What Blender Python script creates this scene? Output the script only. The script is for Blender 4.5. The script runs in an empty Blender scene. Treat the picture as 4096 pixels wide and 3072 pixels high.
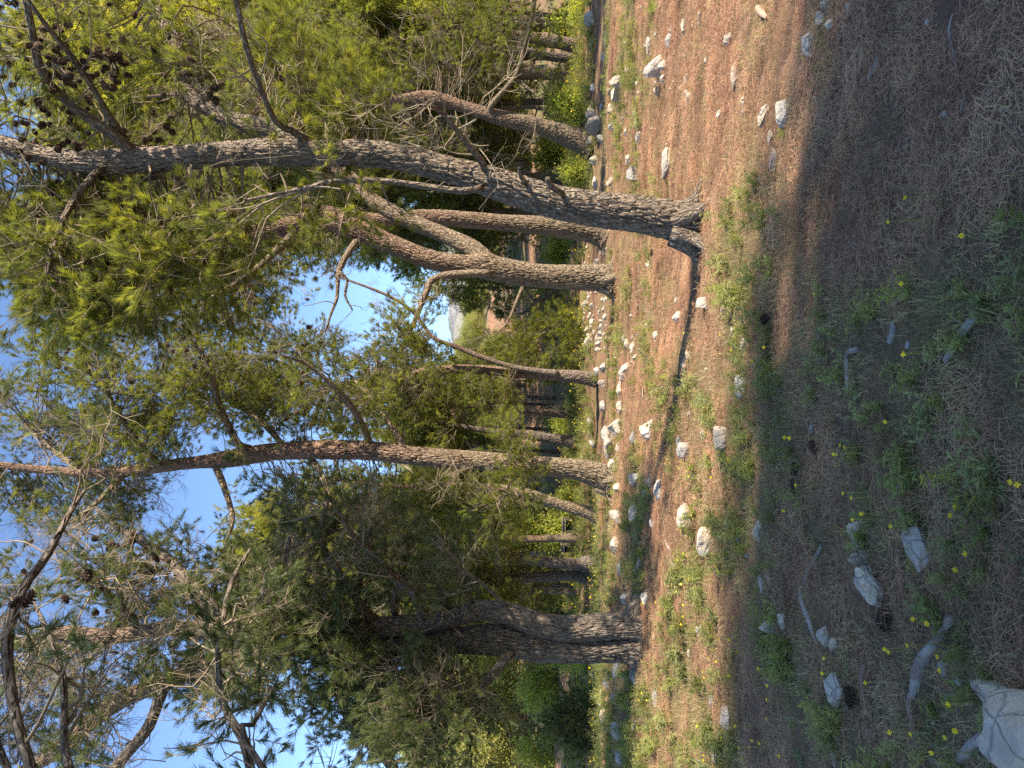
import bpy, math, random
import numpy as np
from mathutils import Vector, Matrix

rng = random.Random(11)
nr = np.random.RandomState(11)
sc = bpy.context.scene
COL = sc.collection

# ------------------------------------------------------------------ camera
EYE, F_PX = 1.55, 2957.0                 # eye height, focal length in photograph pixels
HORIZON = 2250.0                         # photograph column of the eye-level line (the phone was held turned by 90 degrees)
PITCH = math.atan((HORIZON - 2048) / F_PX)
FWD = Vector((0, math.cos(PITCH), math.sin(PITCH)))
UPV = Vector((0, -math.sin(PITCH), math.cos(PITCH)))
cam_d = bpy.data.cameras.new('camera')
cam = bpy.data.objects.new('camera', cam_d)
COL.objects.link(cam)
cam_d.sensor_fit = 'HORIZONTAL'; cam_d.sensor_width = 36.0; cam_d.lens = 36.0 * F_PX / 4096.0
cam_d.clip_start = 0.05; cam_d.clip_end = 6000
ax, ay, az = -UPV, Vector((1, 0, 0)), -FWD
cam.matrix_world = Matrix(((ax.x, ay.x, az.x, 0), (ax.y, ay.y, az.y, 0), (ax.z, ay.z, az.z, EYE), (0, 0, 0, 1)))
sc.camera = cam

# ------------------------------------------------------------------ light
SUN_EL = math.radians(33)
SUN_H = Vector((0.90, -0.44, 0)).normalized()          # horizontal direction towards the sun: right and behind
SUN_V = Vector((SUN_H.x * math.cos(SUN_EL), SUN_H.y * math.cos(SUN_EL), math.sin(SUN_EL)))
w = bpy.data.worlds.new('World'); sc.world = w; w.use_nodes = True
nt = w.node_tree
bg = nt.nodes['Background']
sky = nt.nodes.new('ShaderNodeTexSky'); sky.sky_type = 'NISHITA'; sky.sun_disc = False
sky.sun_elevation = SUN_EL
sky.sun_rotation = math.atan2(SUN_H.x, SUN_H.y)        # 0 is +Y, turning towards +X
sky.air_density = 0.75; sky.dust_density = 0.0; sky.ozone_density = 3.0
nt.links.new(sky.outputs[0], bg.inputs[0]); bg.inputs[1].default_value = 0.13
sun_d = bpy.data.lights.new('sun', 'SUN'); sun_d.energy = 4.8; sun_d.angle = math.radians(0.53); sun_d.color = (1.0, 0.87, 0.70)
sun = bpy.data.objects.new('sun', sun_d); COL.objects.link(sun)
sun.rotation_euler = (-SUN_V).to_track_quat('-Z', 'Y').to_euler(); sun.location = (20, -18, 30)
vs = sc.view_settings
vs.view_transform = 'Standard'; vs.look = 'None'; vs.gamma = 1.0; vs.use_curve_mapping = False; vs.exposure = 1.62
sc.render.engine = 'CYCLES'
cy = sc.cycles
cy.max_bounces = 6; cy.diffuse_bounces = 4; cy.glossy_bounces = 2; cy.transmission_bounces = 4; cy.transparent_max_bounces = 4
cy.use_denoising = False; cy.caustics_reflective = False; cy.caustics_refractive = False; cy.sample_clamp_indirect = 4.0

# ------------------------------------------------------------------ noise in numpy
def _hash(i, j, k, s=0):
    h = (i.astype(np.int64) * 374761393 + j.astype(np.int64) * 668265263 + k.astype(np.int64) * 2147483647 + s * 144665) & 0xffffffff
    h = ((h ^ (h >> 13)) * 1274126177) & 0xffffffff
    h = ((h ^ (h >> 16)) * 2246822519) & 0xffffffff
    return ((h ^ (h >> 15)) & 0xffffff) / float(0xffffff)
def vnoise(p, s=0):
    p = np.asarray(p, float); i = np.floor(p); f = p - i; f = f * f * (3 - 2 * f)
    x, y, z = i[:, 0], i[:, 1], i[:, 2]; r = 0
    for a in (0, 1):
        for b in (0, 1):
            for c in (0, 1):
                wgt = (f[:, 0] if a else 1 - f[:, 0]) * (f[:, 1] if b else 1 - f[:, 1]) * (f[:, 2] if c else 1 - f[:, 2])
                r = r + wgt * _hash(x + a, y + b, z + c, s)
    return r
def fbm(p, o=4, s=0):
    p = np.asarray(p, float); r = 0; a = 0.5; t = 0
    for k in range(o):
        r = r + a * vnoise(p * 2 ** k + 17.3 * k, s + k); t += a; a *= 0.5
    return r / t
def cells(p, s=0):
    """distance to the border between the two nearest cell centres"""
    p = np.asarray(p, float); i = np.floor(p); d1 = np.full(len(p), 9.0); d2 = d1.copy()
    for a in (-1, 0, 1):
        for b in (-1, 0, 1):
            for c in (-1, 0, 1):
                x, y, z = i[:, 0] + a, i[:, 1] + b, i[:, 2] + c
                d = np.sqrt((x + _hash(x, y, z, s) - p[:, 0]) ** 2 + (y + _hash(x, y, z, s + 1) - p[:, 1]) ** 2 + (z + _hash(x, y, z, s + 2) - p[:, 2]) ** 2)
                m = d < d1
                d2 = np.where(m, d1, np.minimum(d2, d)); d1 = np.where(m, d, d1)
    return d2 - d1
def smooth(a, b, x):
    t = np.clip((x - a) / (b - a), 0, 1); return t * t * (3 - 2 * t)

# ------------------------------------------------------------------ the lie of the land
PY_ = [-40, 0, 8, 12, 15, 17.6, 18.3, 18.9, 24.5, 27, 31, 35, 44, 60, 90, 130, 180, 260, 420]
PZ_ = [0.3, 0, 0, .12, .28, .44, .42, .20, .20, .50, .85, 1.0, 1.3, 3.4, 9.0, 17.5, 24, 27, 24]
PZL = [0.3, 0, 0, .10, .22, .30, .30, .28, .24, .34, .60, .85, 1.3, 4.0, 11, 23, 31, 33, 28]
def ground(x, y):
    x = np.atleast_1d(np.asarray(x, float)); y = np.atleast_1d(np.asarray(y, float))
    edge = 0.5 * np.sin(x * .7) + 0.3 * np.sin(x * 1.9 + 1)
    a = np.interp(y + edge * smooth(14, 17, y), PY_, PZ_); b = np.interp(y, PY_, PZL)
    k = smooth(-2.5, -6.0, x); z = a * (1 - k) + b * k
    z = z + .075 * np.clip(1.2 - x, 0, 5.5) * smooth(6.5, 10, y) * smooth(24, 14, y)
    far = smooth(45, 70, y)
    z = z - far * smooth(0, 26, x) * smooth(60, 160, y) * 3.0
    q = np.stack([x, y, 0 * x], 1)
    z = z + (fbm(q * .6, 3, 5) - .5) * .16 * smooth(1, 6, np.hypot(x, y)) + (fbm(q * 2.6, 3, 9) - .5) * .07
    z = z + far * (fbm(q * .05, 3, 3) - .5) * 5
    return z
def g1(x, y): return float(ground(x, y)[0])
def ray(px, py):
    return (FWD * F_PX + Vector((1, 0, 0)) * (1536 - py) + UPV * (2048 - px))
def at(px, py, Y):
    """the point of the plane at distance Y seen at a place of the photograph"""
    d = ray(px, py); t = Y / d.y
    return Vector((d.x * t, Y, EYE + d.z * t))
_T = np.concatenate([np.arange(1.2, 20, .04), np.arange(20, 60, .15), np.arange(60, 300, 1)])
def spot(px, py, h=0.0):
    """where the line of sight meets the ground (or a height h over it)"""
    d = ray(px, py); x = d.x / d.y * _T; z = EYE + d.z / d.y * _T
    hit = np.nonzero(z <= ground(x, _T) + h)[0]
    if not len(hit): return at(px, py, 45.0)
    i = hit[0]; Y = _T[i]
    return Vector((d.x / d.y * Y, Y, g1(d.x / d.y * Y, Y)))
def width_at(wpx, p): return wpx / F_PX * ((p - Vector((0, 0, EYE))).dot(FWD))

# ------------------------------------------------------------------ scene helpers
def tag(o, label=None, cat=None, group=None, kind=None):
    if label: o['label'] = label
    if cat: o['category'] = cat
    if group: o['group'] = group
    if kind: o['kind'] = kind
    return o
def link(name, me, parent=None, loc=None):
    o = bpy.data.objects.new(name, me); COL.objects.link(o)
    if parent is not None: o.parent = parent
    if loc is not None: o.location = loc
    return o
def empty(name, loc, label, cat, group=None):
    o = bpy.data.objects.new(name, None); COL.objects.link(o); o.location = loc; o.empty_display_size = .3
    return tag(o, label, cat, group)
def mesh(name, verts, faces, mats, smooth_=False, mi=None, attrs=None):
    me = bpy.data.meshes.new(name)
    v = np.asarray(verts, float)
    me.from_pydata(v.tolist(), [], faces.tolist() if hasattr(faces, 'tolist') else faces)
    for m in (mats if isinstance(mats, (list, tuple)) else [mats]): me.materials.append(m)
    n = len(me.polygons)
    if smooth_: me.polygons.foreach_set('use_smooth', np.ones(n, bool))
    if mi is not None: me.polygons.foreach_set('material_index', np.asarray(mi, np.int32))
    for k, (typ, data) in (attrs or {}).items():
        a = me.attributes.new(k, typ, 'POINT')
        a.data.foreach_set('vector' if typ == 'FLOAT_VECTOR' else 'value', np.asarray(data).ravel())
    me.update()
    return me
class MB:
    """collects shapes into one mesh"""
    def __init__(s): s.v = []; s.f = []; s.m = []; s.n = 0; s.b = []
    def add(s, v, f, mi=0, bark=None):
        v = np.asarray(v, float); s.v.append(v)
        s.f += [[i + s.n for i in q] for q in f]; s.m += [mi] * len(f); s.n += len(v)
        s.b.append(np.asarray(bark if bark is not None else v, float))
    def tube(s, pts, rad, sides=6, mi=0, cap=True, disp=None, squash=None):
        v, f, b = tube(pts, rad, sides, cap, disp); s.add(v, f, mi, b)
    def done(s, name, mats, smooth_=True, bark=False, off=None):
        v = np.concatenate(s.v)
        at_ = {'bark': ('FLOAT_VECTOR', np.concatenate(s.b))} if bark else None
        if off is not None: v = v - np.asarray(off)
        return mesh(name, v, s.f, mats, smooth_, s.m, at_)
def frames(P):
    T = np.gradient(P, axis=0); T /= np.linalg.norm(T, axis=1)[:, None] + 1e-9
    N = np.zeros_like(P); ref = np.array([0.0, 1, 0]) if abs(T[0][1]) < .9 else np.array([1.0, 0, 0])
    n = ref - T[0] * ref.dot(T[0]); n /= np.linalg.norm(n)
    for i in range(len(P)):
        n = n - T[i] * n.dot(T[i]); n /= np.linalg.norm(n) + 1e-9; N[i] = n
    return T, N, np.cross(T, N)
def tube(pts, rad, sides=6, cap=True, disp=None):
    P = np.asarray([tuple(p) for p in pts], float); R = np.asarray(rad, float); n = len(P)
    T, N, B = frames(P)
    s = np.concatenate([[0], np.cumsum(np.linalg.norm(np.diff(P, axis=0), axis=1))])
    th = np.arange(sides) * 2 * math.pi / sides
    c, si = np.cos(th), np.sin(th)
    D = N[:, None, :] * c[None, :, None] + B[:, None, :] * si[None, :, None]
    bark = np.stack([np.outer(np.maximum(R, R.max() * .4), c), np.outer(np.maximum(R, R.max() * .4), si), np.repeat(s[:, None], sides, 1)], 2).reshape(-1, 3)
    rr = np.repeat(R[:, None], sides, 1).reshape(-1)
    if disp is not None: rr = rr + disp(bark, rr, np.repeat(s[:, None], sides, 1).reshape(-1))
    V = (P[:, None, :] + D * rr.reshape(n, sides, 1)).reshape(-1, 3)
    i = np.arange(n - 1)[:, None] * sides; j = np.arange(sides)[None, :]; k = (j + 1) % sides
    Fq = np.stack([i + j, i + k, i + sides + k, i + sides + j], 2).reshape(-1, 4).tolist()
    if cap:
        V = np.concatenate([V, [P[0], P[-1] + T[-1] * R[-1] * .6]]); bark = np.concatenate([bark, [[0, 0, 0], [0, 0, s[-1]]]])
        a, b = n * sides, n * sides + 1
        Fq += [[a, (q + 1) % sides, q] for q in range(sides)] + [[b, (n - 1) * sides + q, (n - 1) * sides + (q + 1) % sides] for q in range(sides)]
    return V, Fq, bark
def spline(pts, step):
    """smooth curve through points of any number of columns, resampled at a step measured in the first three"""
    P = np.asarray([tuple(p) for p in pts], float)
    if len(P) < 3:
        n = max(2, int(np.linalg.norm(P[-1, :3] - P[0, :3]) / step) + 1); t = np.linspace(0, 1, n)[:, None]
        return P[0] * (1 - t) + P[-1] * t
    E = np.concatenate([[2 * P[0] - P[1]], P, [2 * P[-1] - P[-2]]]); out = []
    for i in range(1, len(E) - 2):
        n = max(2, int(np.linalg.norm(E[i + 1, :3] - E[i, :3]) / step))
        for t in np.arange(n) / n:
            a, b, c, d = E[i - 1], E[i], E[i + 1], E[i + 2]
            out.append(.5 * (2 * b + (c - a) * t + (2 * a - 5 * b + 4 * c - d) * t * t + (3 * b - a - 3 * c + d) * t ** 3))
    out.append(P[-1]); return np.array(out)

# ------------------------------------------------------------------ materials
def mat(name):
    m = bpy.data.materials.new(name); m.use_nodes = True; t = m.node_tree
    b = t.nodes['Principled BSDF']; b.inputs['Roughness'].default_value = .85
    b.inputs['Specular IOR Level'].default_value = .25
    return m, t, b
def node(t, typ, **kw):
    n = t.nodes.new(typ)
    for k, v in kw.items():
        if k in n.inputs: n.inputs[k].default_value = v
        else: setattr(n, k, v)
    return n
def ramp(t, src, stops):
    r = t.nodes.new('ShaderNodeValToRGB'); e = r.color_ramp.elements
    while len(e) < len(stops): e.new(.5)
    for i, (p, c) in enumerate(stops):
        e[i].position = p; e[i].color = (*c, 1) if isinstance(c, tuple) else (c, c, c, 1)
    t.links.new(src, r.inputs[0]); return r.outputs[0]
def mixc(t, fac, a, b, mode='MIX'):
    m = t.nodes.new('ShaderNodeMix'); m.data_type = 'RGBA'; m.blend_type = mode
    for s, i in ((fac, 0), (a, 6), (b, 7)):
        if isinstance(s, (int, float)): m.inputs[i].default_value = s
        elif isinstance(s, tuple): m.inputs[i].default_value = (*s, 1)
        else: t.links.new(s, m.inputs[i])
    return m.outputs[2]
def noise_n(t, vec, scale, detail=4, rough=.6):
    n = node(t, 'ShaderNodeTexNoise'); n.inputs['Scale'].default_value = scale; n.inputs['Detail'].default_value = detail; n.inputs['Roughness'].default_value = rough
    if vec is not None: t.links.new(vec, n.inputs['Vector'])
    return n.outputs[0]
def bump(t, b, h, strength, dist):
    n = node(t, 'ShaderNodeBump', Strength=strength, Distance=dist); t.links.new(h, n.inputs['Height']); t.links.new(n.outputs[0], b.inputs['Normal'])
def geo_pos(t): return t.nodes.new('ShaderNodeNewGeometry').outputs['Position']
def objco(t): return t.nodes.new('ShaderNodeTexCoord').outputs['Object']

def bark_mat(name, low, high, z0, z1, plate, lichen=.3, ridge=(.5, 1)):
    """plated bark that turns from grey at the foot to reddish and smoother above"""
    m, t, b = mat(name)
    at_ = node(t, 'ShaderNodeAttribute', attribute_name='bark').outputs['Vector']
    mp = node(t, 'ShaderNodeMapping'); mp.inputs['Scale'].default_value = (1, 1, .33); t.links.new(at_, mp.inputs[0]); v = mp.outputs[0]
    warp = node(t, 'ShaderNodeTexNoise', Scale=9.0, Detail=3.0); t.links.new(v, warp.inputs['Vector'])
    vv = node(t, 'ShaderNodeVectorMath', operation='MULTIPLY_ADD'); vv.inputs[1].default_value = (.10, .10, .10)
    t.links.new(warp.outputs['Color'], vv.inputs[0]); t.links.new(v, vv.inputs[2]); v = vv.outputs[0]
    vo = node(t, 'ShaderNodeTexVoronoi', feature='DISTANCE_TO_EDGE', Scale=plate); t.links.new(v, vo.inputs['Vector'])
    vc = node(t, 'ShaderNodeTexVoronoi', Scale=plate); t.links.new(v, vc.inputs['Vector'])
    n1 = noise_n(t, at_, 14, 6, .7); n2 = noise_n(t, at_, 2.3, 3)
    sep = node(t, 'ShaderNodeSeparateXYZ'); t.links.new(at_, sep.inputs[0])
    mr = node(t, 'ShaderNodeMapRange'); mr.inputs[1].default_value = z0; mr.inputs[2].default_value = z1
    t.links.new(sep.outputs[2], mr.inputs[0])
    wob = node(t, 'ShaderNodeMath', operation='MULTIPLY_ADD'); wob.inputs[1].default_value = 1.4; wob.inputs[2].default_value = -.7; t.links.new(n2, wob.inputs[0])
    ad = node(t, 'ShaderNodeMath', operation='ADD', use_clamp=True); t.links.new(mr.outputs[0], ad.inputs[0]); t.links.new(wob.outputs[0], ad.inputs[1])
    c = mixc(t, ad.outputs[0], low, high)
    c = mixc(t, ramp(t, n1, [(.3, .0), (.75, 1.0)]), mixc(t, 1.0, c, (.62, .6, .6), 'MULTIPLY'), mixc(t, .35, c, (.45, .40, .33)))
    sepc = node(t, 'ShaderNodeSeparateColor'); t.links.new(vc.outputs['Color'], sepc.inputs[0])
    c = mixc(t, ramp(t, sepc.outputs[0], [(.2, 0.0), (1, .55)]), c, mixc(t, 1.0, c, (1.35, 1.25, 1.15), 'MULTIPLY'))
    li = noise_n(t, at_, 22, 3, .5)
    c = mixc(t, ramp(t, li, [(.62, 0.0), (.70, lichen)]), c, (.42, .43, .37))
    t.links.new(c, b.inputs['Base Color'])
    h = node(t, 'ShaderNodeMath', operation='MULTIPLY_ADD'); h.inputs[1].default_value = .45
    t.links.new(n1, h.inputs[0]); t.links.new(ramp(t, vo.outputs['Distance'], [(0, 0.0), (.22, 1.0)]), h.inputs[2])
    bump(t, b, h.outputs[0], 1.0, .03); b.inputs['Roughness'].default_value = .9
    return m
M = {}
M['bark_grey'] = bark_mat('bark_grey', (.15, .115, .08), (.22, .175, .14), 3.0, 6.5, 26, .6)
M['bark_ochre'] = bark_mat('bark_ochre', (.175, .13, .075), (.20, .105, .065), 2.4, 6, 19, .25)
M['bark_dark'] = bark_mat('bark_dark', (.085, .068, .055), (.16, .10, .07), 3, 7, 17, .35)
M['bark_red'] = bark_mat('bark_red', (.14, .105, .08), (.20, .11, .07), 1.5, 5, 19, .2)
def simple(name, c1, c2, scale, rough=.85, bmp=.4, dist=.005, third=None, rnd=0):
    m, t, b = mat(name); o = objco(t); n = noise_n(t, o, scale, 5, .65)
    c = mixc(t, ramp(t, n, [(.3, 0.0), (.7, 1.0)]), c1, c2)
    if third: c = mixc(t, ramp(t, noise_n(t, o, scale * .35, 3), [(.52, 0.0), (.62, .8)]), c, third)
    if rnd:
        oi = t.nodes.new('ShaderNodeObjectInfo'); r = ramp(t, oi.outputs['Random'], [(0, 1 - rnd), (1, 1 + rnd)]); c = mixc(t, 1.0, c, r, 'MULTIPLY')
    t.links.new(c, b.inputs['Base Color']); bump(t, b, n, bmp, dist); b.inputs['Roughness'].default_value = rough
    return m
M['twig'] = simple('twig_bark', (.13, .10, .07), (.22, .175, .115), 14, rnd=.3)
M['twig_pale'] = simple('dead_twig', (.14, .115, .075), (.26, .21, .14), 20, rnd=.35)
M['twig_tan'] = simple('dry_tan_twig', (.30, .24, .16), (.42, .35, .25), 20)
M['wood'] = simple('weathered_wood', (.22, .19, .165), (.36, .32, .285), 22, bmp=.7, third=(.17, .13, .10))
M['wood_pink'] = simple('stripped_wood', (.34, .20, .14), (.46, .32, .24), 12, bmp=.6)
M['cone'] = simple('cone_scale', (.055, .036, .026), (.11, .072, .048), 40, rnd=.3)
def leaf_mat(name, cols, tcol, trans=.45, rough=.5):
    """leaf that lets some light through; the colour differs from spray to spray"""
    m, t, b = mat(name); oi = t.nodes.new('ShaderNodeObjectInfo')
    c = ramp(t, oi.outputs['Random'], [(i / max(1, len(cols) - 1), q) for i, q in enumerate(cols)])
    n = noise_n(t, geo_pos(t), 1.6, 2)
    c = mixc(t, 1.0, c, ramp(t, n, [(.3, .72), (.7, 1.3)]), 'MULTIPLY')
    t.links.new(c, b.inputs['Base Color']); b.inputs['Roughness'].default_value = rough
    tr = t.nodes.new('ShaderNodeBsdfTranslucent'); t.links.new(mixc(t, 1.0, c, tcol, 'MULTIPLY'), tr.inputs[0])
    mx = t.nodes.new('ShaderNodeMixShader'); mx.inputs[0].default_value = trans
    t.links.new(b.outputs[0], mx.inputs[1]); t.links.new(tr.outputs[0], mx.inputs[2])
    t.links.new(mx.outputs[0], t.nodes['Material Output'].inputs[0])
    return m
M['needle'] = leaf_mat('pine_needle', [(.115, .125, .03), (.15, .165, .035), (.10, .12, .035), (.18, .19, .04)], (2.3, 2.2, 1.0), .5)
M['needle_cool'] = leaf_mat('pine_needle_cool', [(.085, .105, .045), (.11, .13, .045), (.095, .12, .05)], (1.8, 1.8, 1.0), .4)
M['broad'] = leaf_mat('broad_leaf', [(.24, .25, .07), (.31, .30, .085), (.20, .235, .07), (.33, .30, .11)], (1.5, 1.5, .8), .35)
M['broad_green'] = leaf_mat('shrub_leaf', [(.20, .245, .06), (.26, .285, .07), (.30, .30, .085)], (1.8, 1.8, .8), .5)
M['dry_leaf'] = leaf_mat('dry_leaf', [(.26, .16, .09), (.32, .21, .12), (.22, .13, .08)], (1.2, 1.1, 1), .25)
M['litter'] = leaf_mat('fallen_needle', [(.40, .215, .125), (.47, .275, .16), (.33, .175, .105), (.50, .32, .19)], (1, 1, 1), .05, .7)
M['grass'] = leaf_mat('grass_blade', [(.25, .25, .10), (.33, .30, .135), (.42, .35, .19), (.24, .25, .115)], (1.5, 1.5, .8), .3)
M['weed'] = leaf_mat('weed_leaf', [(.21, .235, .085), (.27, .285, .09), (.23, .245, .12), (.31, .305, .10)], (1.6, 1.7, .7), .4)
M['straw'] = leaf_mat('straw', [(.34, .27, .165), (.27, .21, .13), (.38, .31, .19)], (1, 1, 1), .1)
M['needle_sun_tint'] = leaf_mat('pine_needle_sun_tint', [(.21, .22, .04), (.27, .27, .05), (.18, .195, .045), (.30, .285, .06)], (2.0, 1.9, .8), .5)  # brighter copy of the needle colour, sunlight on the back crowns painted in
M['petal'] = leaf_mat('yellow_petal', [(.75, .55, .02), (.80, .62, .03)], (1.1, 1, .6), .3)

def stone_mat(name, base, dark, ochre, amt):
    m, t, b = mat(name); o = geo_pos(t)
    n1 = noise_n(t, o, 7, 7, .7); n2 = noise_n(t, o, 15, 4, .6); n3 = noise_n(t, o, 2.6, 3)
    wv = node(t, 'ShaderNodeVectorMath', operation='MULTIPLY_ADD'); wv.inputs[1].default_value = (.12, .12, .12)
    wn = node(t, 'ShaderNodeTexNoise', Scale=6.0, Detail=3.0); t.links.new(o, wn.inputs['Vector']); t.links.new(wn.outputs['Color'], wv.inputs[0]); t.links.new(o, wv.inputs[2])
    vo = node(t, 'ShaderNodeTexVoronoi', feature='DISTANCE_TO_EDGE', Scale=7.0); t.links.new(wv.outputs[0], vo.inputs['Vector'])
    c = mixc(t, ramp(t, n1, [(.35, 0.0), (.68, 1.0)]), mixc(t, .5, base, dark), base)
    c = mixc(t, ramp(t, n2, [(.60, 0.0), (.68, .5)]), c, dark)
    c = mixc(t, ramp(t, n3, [(.5, 0.0), (.66, amt)]), c, ochre)
    c = mixc(t, ramp(t, vo.outputs['Distance'], [(0.0, .55), (.035, 0.0)]), c, dark)
    t.links.new(c, b.inputs['Base Color']); b.inputs['Roughness'].default_value = .9
    h = node(t, 'ShaderNodeMath', operation='MULTIPLY_ADD'); h.inputs[1].default_value = .6; t.links.new(n2, h.inputs[0])
    t.links.new(ramp(t, vo.outputs['Distance'], [(0, 0.0), (.05, .5)]), h.inputs[2])
    bump(t, b, h.outputs[0], .8, .02)
    return m
M['stone'] = stone_mat('limestone', (.47, .42, .345), (.20, .175, .15), (.40, .28, .17), .6)
M['stone_grey'] = stone_mat('grey_limestone', (.36, .345, .32), (.13, .125, .12), (.30, .25, .19), .45)
M['stone_brown'] = stone_mat('brown_limestone', (.34, .28, .22), (.15, .12, .10), (.30, .19, .11), .6)

# ------------------------------------------------------------------ ground
def green_density(x, y):
    """how much of the ground is grown over with grass and weeds, 0 to 1"""
    q = np.stack([x, y, 0 * x], 1)
    d = smooth(.44, .60, fbm(q * .8 + 3.1, 4, 21)) * .75
    d = np.maximum(d, smooth(.45, .58, fbm(q * 2.2 + 7, 3, 31)) * .45)
    for (cx, cy_, r, s_) in GREEN:
        e = np.exp(-((x - cx) ** 2 + (y - cy_) ** 2) / (r * r)); d = np.maximum(d, e * s_) if s_ > 0 else d * (1 + s_ * e)
    return np.clip(d, 0, 1)
GREEN = []
for (px, py, r, s_) in [(2773, 1603, .55, 1), (2941, 1892, .5, 1), (2850, 1700, .55, 1), (3001, 1392, .55, .9), (2923, 1150, .6, .8), (2592, 1271, .8, .8), (2622, 1500, .7, .8), (2520, 1120, .9, .8),
                       (2489, 229, .8, .7), (2658, 741, .7, .8), (2881, 723, .5, .9), (3044, 844, .55, 1), (3164, 512, .45, 1), (2983, 675, .5, .8), (2523, 2900, 1.6, 1), (2600, 3000, 1.4, 1),
                       (2814, 2065, .5, 1), (2781, 2323, .7, .9), (2878, 2900, .9, 1), (2840, 2550, .7, .8), (3050, 2250, .4, .8), (3300, 2100, .4, .9), (3700, 2100, .35, 1), (3850, 2300, .3, 1), (3900, 2700, .3, .9),
                       (3700, 1900, .3, .9), (3650, 1400, .35, .8), (3300, 1300, .4, .8), (3300, 1700, .45, .6), (3900, 1900, .3, .9), (2460, 2330, 1.3, 1), (3150, 2600, .5, .7), (2900, 2100, .4, .9), (3060, 560, .4, .8), (2900, 950, .8, .85), (3030, 1050, .7, .8), (3100, 780, .6, .8), (2800, 800, .6, .7), (2960, 600, .5, .7), (2430, 2150, 1.2, 1), (2440, 2420, 1.2, 1),
                       (2900, 300, 1.1, -1), (2700, 250, 1.6, -.95), (3150, 150, .7, -1), (3500, 250, .5, -.95), (3900, 400, .5, -1), (3400, 2450, .45, -.9), (3350, 1850, .35, -.8), (3200, 2300, .4, -.8)]:
    p = spot(px, py); GREEN.append((p.x, p.y, r, s_))

gx = np.unique(np.concatenate([np.arange(-6, 6.01, .09), np.arange(-16, 16, .3), np.arange(-45, 45.1, 1.5), np.linspace(-300, 300, 61)]).round(3))
gy = np.unique(np.concatenate([np.arange(-4, 1, .4), np.arange(1, 10, .09), np.arange(10, 21, .14), np.arange(21, 40, .4), np.arange(40, 70, 1.5), np.linspace(70, 420, 60), np.linspace(-60, -4, 15)]).round(3))
XX, YY = np.meshgrid(gx, gy); X1, Y1 = XX.ravel(), YY.ravel()
ZZ = ground(X1, Y1)
near = smooth(13, 8, np.hypot(X1, Y1 - 3))
ZZ = ZZ + near * (fbm(np.stack([X1, Y1, 0 * X1], 1) * 6, 3, 40) - .5) * .035
W_ = len(gx)
ii = (np.arange(len(gy) - 1)[:, None] * W_ + np.arange(W_ - 1)[None, :]).ravel()
gm, t, b = mat('forest_floor')
o = geo_pos(t)
gden = green_density(X1, Y1)
n1 = noise_n(t, o, 1.4, 6, .65); n2 = noise_n(t, o, 30, 5, .7); n3 = noise_n(t, o, 160, 3, .7); n4 = noise_n(t, o, .12, 4)
c = mixc(t, ramp(t, n1, [(.40, 0.0), (.62, 1.0)]), (.18, .10, .065), (.36, .205, .12))
c = mixc(t, ramp(t, n2, [(.35, .55), (.7, 0.0)]), c, (.11, .07, .052))
c = mixc(t, ramp(t, n3, [(.52, 0.0), (.68, .6)]), c, (.46, .31, .19))
ga = node(t, 'ShaderNodeAttribute', attribute_name='green')
c = mixc(t, ramp(t, ga.outputs['Fac'], [(.2, 0.0), (1, .55)]), c, (.17, .165, .075))
sep = node(t, 'ShaderNodeSeparateXYZ'); t.links.new(o, sep.inputs[0])
mr = node(t, 'ShaderNodeMapRange'); mr.inputs[1].default_value = 34; mr.inputs[2].default_value = 48; t.links.new(sep.outputs[1], mr.inputs[0])
n5 = noise_n(t, o, .9, 5, .7)
hillc = mixc(t, ramp(t, n4, [(.45, 0.0), (.6, 1.0)]), mixc(t, n5, (.22, .12, .075), (.34, .21, .13)), mixc(t, n5, (.10, .11, .045), (.22, .19, .10)))
c = mixc(t, mr.outputs[0], c, hillc)
t.links.new(c, b.inputs['Base Color']); b.inputs['Roughness'].default_value = .95; b.inputs['Specular IOR Level'].default_value = .1
h = node(t, 'ShaderNodeMath', operation='ADD'); t.links.new(n2, h.inputs[0]); t.links.new(n3, h.inputs[1]); bump(t, b, h.outputs[0], .8, .03)
gme = mesh('ground', np.stack([X1, Y1, ZZ], 1), np.stack([ii, ii + 1, ii + W_ + 1, ii + W_], 1), gm, True, attrs={'green': ('FLOAT', gden)})
tag(link('ground', gme), 'slope of brown pine needles, earth and weeds with terraces', kind='structure')

# mountain far behind: pale rock above scrub
def make_mountain():
    a = np.linspace(-1.1, 1.1, 160); r = np.linspace(0, 1, 26)
    A, R_ = np.meshgrid(a, r); D = 900 + R_ * 700
    prof = 150 + 60 * np.sin(A * 3.1 + 1.6) + 45 * np.sin(A * 7.3)
    z = 10 + prof * R_ ** .8; x = np.sin(A) * D; y = np.cos(A) * D
    q = np.stack([x.ravel(), y.ravel(), 0 * x.ravel()], 1)
    z = z.ravel() + (fbm(q * .006, 6, 60) - .5) * 130 * np.sin(np.pi * np.clip(R_.ravel() * .9 + .08, 0, 1)) + (fbm(q * .03, 4, 61) - .5) * 26
    n = 160; k = (np.arange(25)[:, None] * n + np.arange(n - 1)[None, :]).ravel()
    m, t, b = mat('mountain_rock'); o = geo_pos(t)
    n1 = noise_n(t, o, .012, 7, .7); n2 = noise_n(t, o, .05, 5, .7)
    c = mixc(t, ramp(t, n1, [(.42, 0.0), (.58, 1.0)]), (.30, .29, .29), mixc(t, n2, (.12, .14, .10), (.26, .24, .20)))
    t.links.new(c, b.inputs['Base Color']); bump(t, b, n2, 1.0, 8)
    me = mesh('mountain', np.stack([q[:, 0], q[:, 1], z], 1), np.stack([k, k + n, k + n + 1, k + 1], 1), m, True)
    tag(link('mountain', me), 'bare grey mountain far behind the pines', kind='structure')
make_mountain()

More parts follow.
